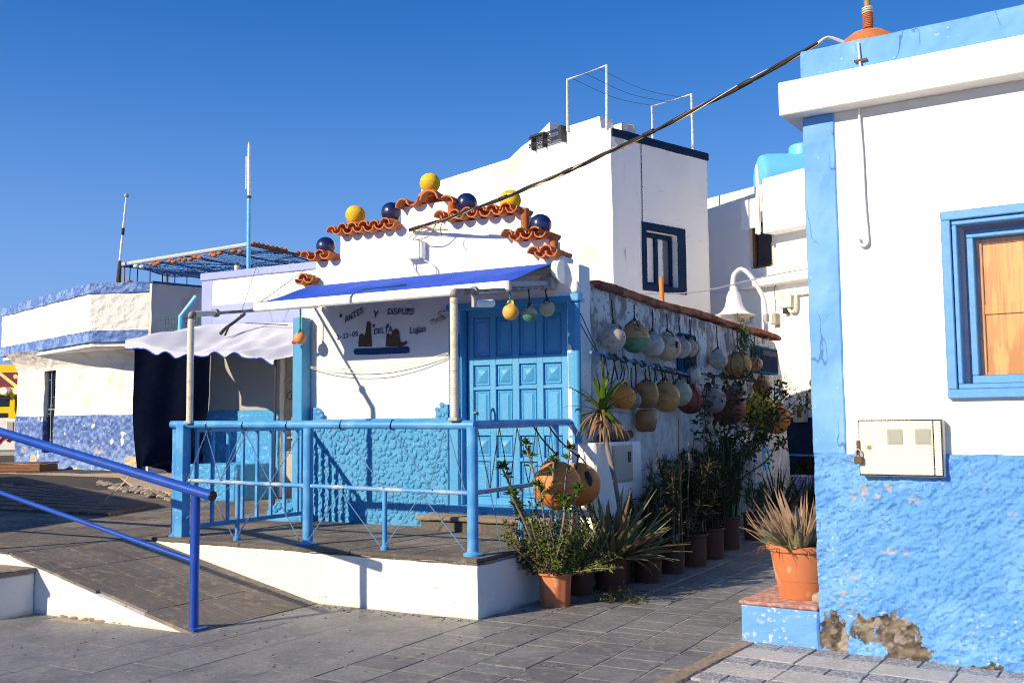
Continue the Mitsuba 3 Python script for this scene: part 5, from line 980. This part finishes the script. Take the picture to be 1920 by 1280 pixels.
# ================================================================== PLANTS
def blade(base, az, e0, e1, L, w, th, n=7, twist=0.):
    """a tapering leaf: keeled cross-section along a curve whose elevation runs from e0 to e1"""
    t = np.linspace(0, 1, n + 1); el = e0 + (e1 - e0) * t; dl = L / n
    d = np.stack([np.cos(el) * math.cos(az), np.cos(el) * math.sin(az), np.sin(el)], 1); P = np.vstack([[0, 0, 0], np.cumsum(d[:-1] * dl, 0)]) + np.array(base)
    side = np.array([-math.sin(az), math.cos(az), 0]); up = np.cross(d, side); up *= -np.sign(up[:, 2:3] + 1e-9) * -1
    a = twist * t; sd = side * np.cos(a)[:, None] + up * np.sin(a)[:, None]
    W = w * np.clip((1 - t) ** .75 * (1 + .25 * t), .02, 1); H = th * (1 - .85 * t)
    V = np.stack([P - sd * W[:, None] / 2, P + up * (H * .15)[:, None], P + sd * W[:, None] / 2, P - up * H[:, None]], 1).reshape(-1, 3)
    i, j = np.meshgrid(np.arange(n), np.arange(4), indexing='ij'); k = (j + 1) % 4
    return V, np.stack([i * 4 + j, i * 4 + k, (i + 1) * 4 + k, (i + 1) * 4 + j], -1).reshape(-1, 4)
def leaflet(mb, p, d, L, w, fold=.25):
    d = np.array(d, float); d /= np.linalg.norm(d) + 1e-9; s_ = np.cross(d, [0, 0, 1.]); s_ /= np.linalg.norm(s_) + 1e-9; u = np.cross(s_, d); a = rng.uniform(-.9, .9); s2 = s_ * math.cos(a) + u * math.sin(a); u2 = np.cross(s2, d)
    p = np.array(p, float); mb.add([p, p + d * L * .45 + s2 * w / 2 + u2 * w * fold, p + d * L - u2 * L * .1, p + d * L * .45 - s2 * w / 2 + u2 * w * fold, p + d * L * .5], np.array([[0, 1, 4], [1, 2, 4], [2, 3, 4], [3, 0, 4]]))
def rdir(zmin=-.2): 
    while True:
        v = np.array([rng.uniform(-1, 1), rng.uniform(-1, 1), rng.uniform(zmin, 1)])
        if .05 < np.linalg.norm(v) < 1: return v / np.linalg.norm(v)
def pot(k, c, r0, r1, h, m, flutes=0, rim=.03, band=False):
    c = np.array(c, float); pr = [(0, 0), (r0, 0), (r0 + (r1 - r0) * .02, .01)]
    if band: pr += [(r0 + (r1 - r0) * .33, h * .33), (r0 + (r1 - r0) * .33 + .004, h * .335), (r0 + (r1 - r0) * .36 + .004, h * .36), (r0 + (r1 - r0) * .36, h * .365)]
    pr += [(r1 - .018, h - rim * 1.15), (r1 - .012, h - rim), (r1 + .006, h - rim + .004), (r1 + .008, h - .008), (r1, h), (r1 - .014, h - .002), (r1 - .025, h - .05), (0, h - .05)]
    put('pot', lathe(pr, 48 if flutes else 36, c, flutes, .032 if flutes else 0), m, WORLD, k, 40)
    v, f = lathe([(0, h - .030), (r1 - .028, h - .042)], 20, c); put('soil', (v, f), 'soil', WORLD, k)
def branch(mb, a, b, r0, r1, wob=.03, n=5):
    a, b = np.array(a, float), np.array(b, float); P = [a + (b - a) * t + (np.array([rng.uniform(-wob, wob) for _ in range(3)]) if 0 < t < 1 else 0) for t in np.linspace(0, 1, n)]
    P = smoothp(P, 3); mb.tube(P, np.linspace(r0, r1, len(P)), 6); return P

# potted aloe on the doorstep, each leaf a piece
pa = thing('potted_aloe', 'terracotta pot of reddish brown aloe on the blue doorstep', 'potted plant', 'plants in pots')
c = FR((-.215, .30, .296)); pot(pa, c, .145, .222, .36, 'terracotta', 0, .045, True)
for k in range(150):
    a = rng.uniform(0, 6.283); q = math.sqrt(rng.random()); b = c + [q * .15 * math.cos(a), q * .15 * math.sin(a), .31]; e = math.radians(rng.uniform(78, 60) - 44 * q + rng.uniform(-10, 10)); L = rng.uniform(.28, .50) * (1.02 - .25 * q)
    put('leaf', blade(b, a + rng.uniform(-.4, .4), e, e + rng.uniform(-.45, .55), L, rng.uniform(.030, .054), .014, 8, rng.uniform(-.9, .9)), 'aloe_sun', WORLD, pa, 50)
mb = MB()
for k in range(60):
    a = rng.uniform(0, 6.283); b = c + [.19 * math.cos(a), .19 * math.sin(a), .33]; mb.add(*blade(b, a, rng.uniform(-.2, .7), -rng.uniform(.4, 1.4), rng.uniform(.08, .2), .010, .003, 5, 1.))
put('dry_leaves', mb, 'leaf_dry', WORLD, pa, kind='stuff')

# crown of thorns in the lit pot by the terrace corner
pe = thing('potted_thorn_bush', 'ribbed terracotta pot of thorny shrub with small red flowers by the terrace corner', 'potted plant', 'plants in pots')
c = np.array([.33, 8.36, .012]); pot(pe, c, .118, .148, .27, 'terracotta', 8, .02)
mb = MB(); lf, ly, fl = MB(), MB(), MB(); lo = MB()
tops = [(.10, 8.25, 1.31), (-.085, 8.2, 1.12), (.325, 8.2, 1.17), (.46, 8.3, 1.27), (-.02, 8.1, .92), (.20, 8.15, .98), (.52, 8.2, .95), (.40, 8.15, .86), (.02, 8.35, .80)]
for q, tp_ in enumerate(tops):
    P = branch(mb, c + [rng.uniform(-.07, .07), rng.uniform(-.06, .06), .22], tp_, .013, .009, .035)
    for t in range(46 if q < 4 else 60):
        i = len(P) - 1 - int(abs(rng.gauss(0, 1.1))) if rng.random() < .75 else rng.randrange(len(P) // 3, len(P)); i = max(0, i); d = rdir(-.15); leaflet(lf, P[i] + d * .012, d + [0, 0, .25], rng.uniform(.045, .085), rng.uniform(.022, .034))
    for t in range(30): d = rdir(-.5); i = rng.randrange(2, len(P)); mb.tube([P[i], P[i] + d * .022], [.002, .0005], 3)
    if q in (2, 3, 1):
        for t in range(9): d = rdir(.2); leaflet(fl, P[-1] + d * .03, d, .022, .02)
for k in range(78):
    a = rng.uniform(0, 6.283); e = rng.uniform(.15, 1.35); L = rng.uniform(.22, .60); b = c + [.08 * math.cos(a), .08 * math.sin(a), .24]; tip = b + L * np.array([math.cos(a) * math.cos(e) * .85, math.sin(a) * math.cos(e) * .6, math.sin(e)])
    P = branch(mb, b, tip, .006, .003, .03, 4); low = rng.random() < .34
    for t in range(60): i = rng.randrange(len(P) // 3, len(P)); d = rdir(-.3); leaflet(lo if low else (ly if rng.random() < .55 else lf), P[i] + d * rng.uniform(.0, .035), d, rng.uniform(.022, .045), rng.uniform(.014, .024))
put('stems', mb, 'stem_grey', WORLD, pe, 50); put('leaves', lf, 'leaf_green', WORLD, pe, kind='stuff'); put('young_leaves', ly, 'leaf_yellow', WORLD, pe, kind='stuff'); put('old_leaves', lo, 'leaf_olive', WORLD, pe, kind='stuff'); put('flowers', fl, 'flower_red', WORLD, pe, kind='stuff')

def aloe_plant(name, label, c, r0, r1, h, n, Lr, wr, m, potm='dark_terracotta', spread=.7, er=(75, 25)):
    k = thing(name, label, 'potted plant', 'plants in pots'); c = np.array(c, float); pot(k, c, r0, r1, h, potm)
    for i in range(n):
        a = rng.uniform(0, 6.283); q = math.sqrt(rng.random()); b = c + [q * r1 * spread * math.cos(a), q * r1 * spread * math.sin(a), h - .03]; e = math.radians(er[0] - (er[0] - er[1]) * q + rng.uniform(-10, 10)); L = rng.uniform(*Lr)
        put('leaf', blade(b, a + rng.uniform(-.5, .5), e, e + rng.uniform(-.5, .35), L, rng.uniform(*wr), wr[0] * .4, 8, rng.uniform(-.6, .6)), m if rng.random() < .85 else 'leaf_dry', WORLD, k, 50)
    return k
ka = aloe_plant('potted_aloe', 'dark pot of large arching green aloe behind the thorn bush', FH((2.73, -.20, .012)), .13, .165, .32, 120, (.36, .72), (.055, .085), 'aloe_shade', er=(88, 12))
c = FH((2.73, -.20, .012))
for az, e0, e1, L in ((-.15, .55, .75, .55), (.25, .30, .62, .52), (-.5, .2, -.9, .42), (-1.0, .25, .3, .40), (.0, -.2, -1.0, .34), (-.8, .6, .2, .4)):
    put('leaf', blade(c + np.array([.10 * math.cos(az), .10 * math.sin(az), .30]), az, e0, e1, L, .058, .02, 10, .4), 'aloe_sun' if L > .5 else 'leaf_dry', WORLD, ka, 50)
aloe_plant('potted_aloe', 'clump of narrow upright green leaves between the thorn bush and the large aloe', FH((2.60, -.52, .012)), .10, .12, .26, 40, (.30, .58), (.022, .038), 'aloe_shade', er=(86, 50))
aloe_plant('potted_agave', 'round dark pot of short spiky leaves beside the large aloe', FH((2.86, .35, .012)), .12, .15, .24, 46, (.18, .40), (.02, .03), 'leaf_dark')
def bushy(name, label, c, r0, r1, h, H, R, n, lm, L, w, dry=5, m2='leaf_olive'):
    k = thing(name, label, 'potted plant', 'plants in pots'); c = np.array(c, float); pot(k, c, r0, r1, h, 'dark_terracotta')
    mb, a_, b_ = MB(), MB(), MB()
    for i in range(n):
        a = rng.uniform(0, 6.283); q = math.sqrt(rng.random()); tip = c + [q * R * math.cos(a), q * R * math.sin(a), h + H * rng.uniform(.45, 1) * (1.1 - .4 * q)]
        P = branch(mb, c + [.05 * math.cos(a), .05 * math.sin(a), h - .04], tip, .007, .004, .04)
        for t in range(95): 
            j = rng.randrange(len(P) // 4, len(P)); d = rdir(-.2); leaflet(a_ if rng.random() < .75 else b_, P[j], d + [0, 0, .3], rng.uniform(*L), rng.uniform(*w))
    for i in range(dry): 
        a = rng.uniform(0, 6.283); q = c + [R * .5 * math.cos(a), R * .5 * math.sin(a), h]; branch(b_, q, q + [rng.uniform(-.04, .04), 0, H * rng.uniform(.7, 1.25)], .006, .005, .008)
    put('stems', mb, 'bark', WORLD, k, 50); put('leaves', a_, lm, WORLD, k, kind='stuff'); put('dry_stalks', b_, m2, WORLD, k, kind='stuff'); return k
bushy('potted_shrub', 'dark pot of narrow-leaved shrub with dry stalks, second along the alley wall', FH((2.86, .98, .012)), .12, .145, .30, .85, .36, 22, 'leaf_dark', (.07, .15), (.011, .018), 9, 'leaf_dry')
bushy('potted_shrub', 'dark pot of spiky shrub in the middle of the alley row', FH((2.88, 1.55, .012)), .13, .15, .33, .95, .36, 24, 'leaf_dark', (.08, .16), (.012, .02), 6, 'leaf_dry')
bushy('potted_shrub', 'dark pot of tangled green and grey shrub before the snake plant', FH((2.86, 2.15, .012)), .14, .16, .33, .95, .40, 24, 'leaf_dark', (.06, .14), (.012, .024), 5)
ks = thing('potted_snake_plant', 'dark pot of tall upright snake plant in the alley row', 'potted plant', 'plants in pots'); c = FH((2.78, 3.0, .012)); pot(ks, c, .135, .165, .38, 'dark_terracotta')
for i in range(46):
    a = rng.uniform(0, 6.283); q = math.sqrt(rng.random()) * .13; put('leaf', blade(c + np.array([q * math.cos(a), q * math.sin(a), .34]), a, math.radians(rng.uniform(76, 89)), math.radians(rng.uniform(70, 95)), rng.uniform(.45, .95), rng.uniform(.035, .055), .008, 8, rng.uniform(-1.2, 1.2)), rng.choice(['leaf_olive', 'leaf_dark', 'leaf_pale']), WORLD, ks, 50)
bushy('potted_shrub', 'dark pot of small pine-like succulent right of the snake plant', FH((2.80, 4.05, .012)), .13, .16, .33, .55, .14, 9, 'leaf_pale', (.06, .12), (.008, .012), 0)
aloe_plant('potted_agave', 'far dark pot of long grassy leaves near the niche', FH((2.86, 5.0, .012)), .14, .18, .30, 60, (.4, .75), (.022, .035), 'leaf_dark', er=(85, 45))
aloe_plant('potted_agave', 'last dark pot of grassy leaves at the end of the side wall', FH((2.95, 6.1, .012)), .14, .18, .30, 50, (.35, .65), (.022, .035), 'leaf_dark', er=(85, 45))
bushy('potted_shrub', 'low dark shrub filling the alley row behind the snake plant', FH((2.66, 2.65, .012)), .13, .15, .30, 1.0, .42, 24, 'leaf_dark', (.06, .11), (.024, .04), 0)
bushy('potted_shrub', 'low dark shrub against the white utility block behind the large aloe', FH((2.66, .18, .012)), .09, .11, .22, .42, .24, 18, 'leaf_dark', (.05, .11), (.014, .026), 4)
bushy('potted_shrub', 'low olive shrub tucked between the aloe and the narrow-leaved shrub', FH((2.70, .66, .012)), .10, .12, .26, .55, .28, 20, 'leaf_olive', (.06, .13), (.012, .022), 6, 'leaf_dry')
bushy('planter_shrub', 'dark round shrub in the blue grey planter at the alley end', FW((.45, -.12, .3)), .10, .12, .30, .30, .20, 14, 'leaf_dark', (.04, .07), (.02, .03), 0)

# yucca: trunk from the pots up to a crown above the utility block
yu = thing('yucca', 'yucca with green sword leaves and dry skirt above the white utility block', 'plant')
b, t_ = FH((2.78, -.02, .30)), FH((2.60, .02, 1.36)); P = smoothp([b, b + (t_ - b) * .5 + [.03, 0, 0], t_, t_ + [-.02, 0, .22]], 6); put('trunk', tube(P, np.linspace(.018, .026, len(P)), 9), 'stem_grey', WORLD, yu, True); top = P[-1]
for i in range(25):
    a = 2.4 * i; q = i / 24; e = math.radians(86 - 100 * q); put('leaf', blade(top + [0, 0, .02 * (1 - q)], a, e + .1, e - .25 - .3 * q, rng.uniform(.36, .50) * (1.05 - .15 * q), rng.uniform(.052, .070), .008, 8, rng.uniform(-.3, .3)), 'yucca_green', WORLD, yu, 50)
for i in range(70):
    a = rng.uniform(0, 6.283); put('dead_leaf', blade(top + [.045 * math.cos(a), .045 * math.sin(a), rng.uniform(-.12, .03)], a, rng.uniform(-.7, .1), -rng.uniform(1.4, 1.62), rng.uniform(.18, .38), rng.uniform(.014, .032), .003, 6, rng.uniform(-1.5, 1.5)), 'leaf_dry', WORLD, yu, 50)

# creeper and hanging greenery on the far part of the side wall
cp = thing('wall_shrub', 'dark leafy shrub with a few yellow flowers climbing the far end of the side wall', 'shrub')
mb, a_, b_, c_ = MB(), MB(), MB(), MB()
base = FH((2.62, 3.1, .5))
ends = [(2.75, 2.5, 1.9), (2.8, 3.0, 2.0), (2.9, 3.5, 1.75), (2.8, 3.9, 2.05), (2.95, 4.4, 1.85), (2.85, 4.8, 1.55), (2.9, 5.4, 1.85), (2.95, 5.9, 1.80), (2.9, 4.2, 1.3), (2.9, 3.2, 1.25), (2.8, 2.9, 1.5), (2.95, 4.9, 1.95), (2.9, 5.2, 1.2), (2.95, 4.6, 1.6), (2.9, 3.7, 1.5), (2.8, 2.2, 1.35), (3.0, 6.2, 1.75)]
for q, e in enumerate(ends):
    P = branch(mb, base + [rng.uniform(-.03, .03), 0, rng.uniform(0, .5)], FH(e), .016, .005, .10, 6)
    for t in range(105):
        j = int(len(P) * (1 - rng.random() ** 1.6)); j = min(len(P) - 1, max(3, j)); d = rdir(-.6); sun_ = e[1] > 5 and e[2] > 1.7; L = rng.uniform(.05, .10); leaflet(b_ if (sun_ and rng.random() < .5) else a_, P[j] + rdir(-1) * rng.uniform(0, .13), d, L, L * rng.uniform(.38, .6))
    if q in (6, 7, 16, 11):
        for t in range(34): d = rdir(-.5); leaflet(c_, P[-1] + d * rng.uniform(.02, .14), d, rng.uniform(.03, .055), rng.uniform(.015, .025))
put('branches', mb, 'bark', WORLD, cp, 50); put('leaves', a_, 'leaf_dark', WORLD, cp, kind='stuff'); put('light_leaves', b_, 'leaf_green', WORLD, cp, kind='stuff'); put('flowers', c_, 'flower_yellow', WORLD, cp, kind='stuff')
vs = thing('green_vine', 'pale green leafy vine hanging from the roof edge before the small peach buoy', 'vine')
mb, a_ = MB(), MB()
for e in ((2.60, 4.55, 2.2), (2.62, 4.75, 2.05), (2.66, 4.9, 2.3), (2.58, 4.6, 2.45), (2.7, 5.0, 2.15), (2.6, 4.4, 2.35)):
    P = branch(mb, FH((2.48, 4.8, 2.74)), FH(e), .005, .003, .06, 5)
    for t in range(34): d = rdir(-.9); L = rng.uniform(.05, .11); leaflet(a_, P[rng.randrange(2, len(P))] + d * .02, d - [0, 0, .3], L, L * .38)
for e in ((2.5, 5.3, 2.90), (2.55, 4.4, 2.87)):
    P = branch(mb, FH((2.46, 4.8, 2.76)), FH(e), .004, .002, .03, 4)
    for t in range(9): d = rdir(-.2); leaflet(a_, P[rng.randrange(2, len(P))], d, .09, .03)
put('stems', mb, 'leaf_green', WORLD, vs); put('leaves', a_, 'leaf_pale', WORLD, vs, kind='stuff')
wv = thing('weeds', 'low weeds sprouting from the paving in front of the large aloe', 'weeds')
mb, a_, b_ = MB(), MB(), MB()
for i in range(60):
    t = rng.random(); b = FH((2.86 + .34 * t + rng.uniform(-.06, .06), -.78 + .12 * t + rng.uniform(-.08, .08), .015)); a = rng.uniform(0, 6.283); e = rng.uniform(.1, 1.2); L = rng.uniform(.05, .16); P = branch(mb, b, b + L * np.array([math.cos(a) * math.cos(e), math.sin(a) * math.cos(e), math.sin(e)]), .002, .001, .01, 4)
    for k in range(16): d = rdir(-.1); leaflet(a_ if rng.random() < .7 else b_, P[rng.randrange(2, len(P))], d, rng.uniform(.012, .028), rng.uniform(.006, .012))
put('stems', mb, 'leaf_olive', WORLD, wv); put('leaves', a_, 'leaf_green', WORLD, wv, kind='stuff'); put('dry_leaves', b_, 'leaf_dry', WORLD, wv, kind='stuff')
mb = MB()
for (u, w) in [(-4.6, 2.9), (-7.5, 4.6), (-6.1, 3.4), (-3.9, 1.3)]:
    for i in range(26): b = FH((u + rng.gauss(0, .12), w + rng.gauss(0, .08), .5)); mb.add(*blade(b, rng.uniform(0, 6.28), rng.uniform(.6, 1.5), rng.uniform(.2, 1.2), rng.uniform(.05, .16), .010, .002, 4))
put('dry_grass', mb, 'leaf_yellow', WORLD, kind='stuff', label='small tufts of grass on the dusty ground by the curtain', cat='grass')
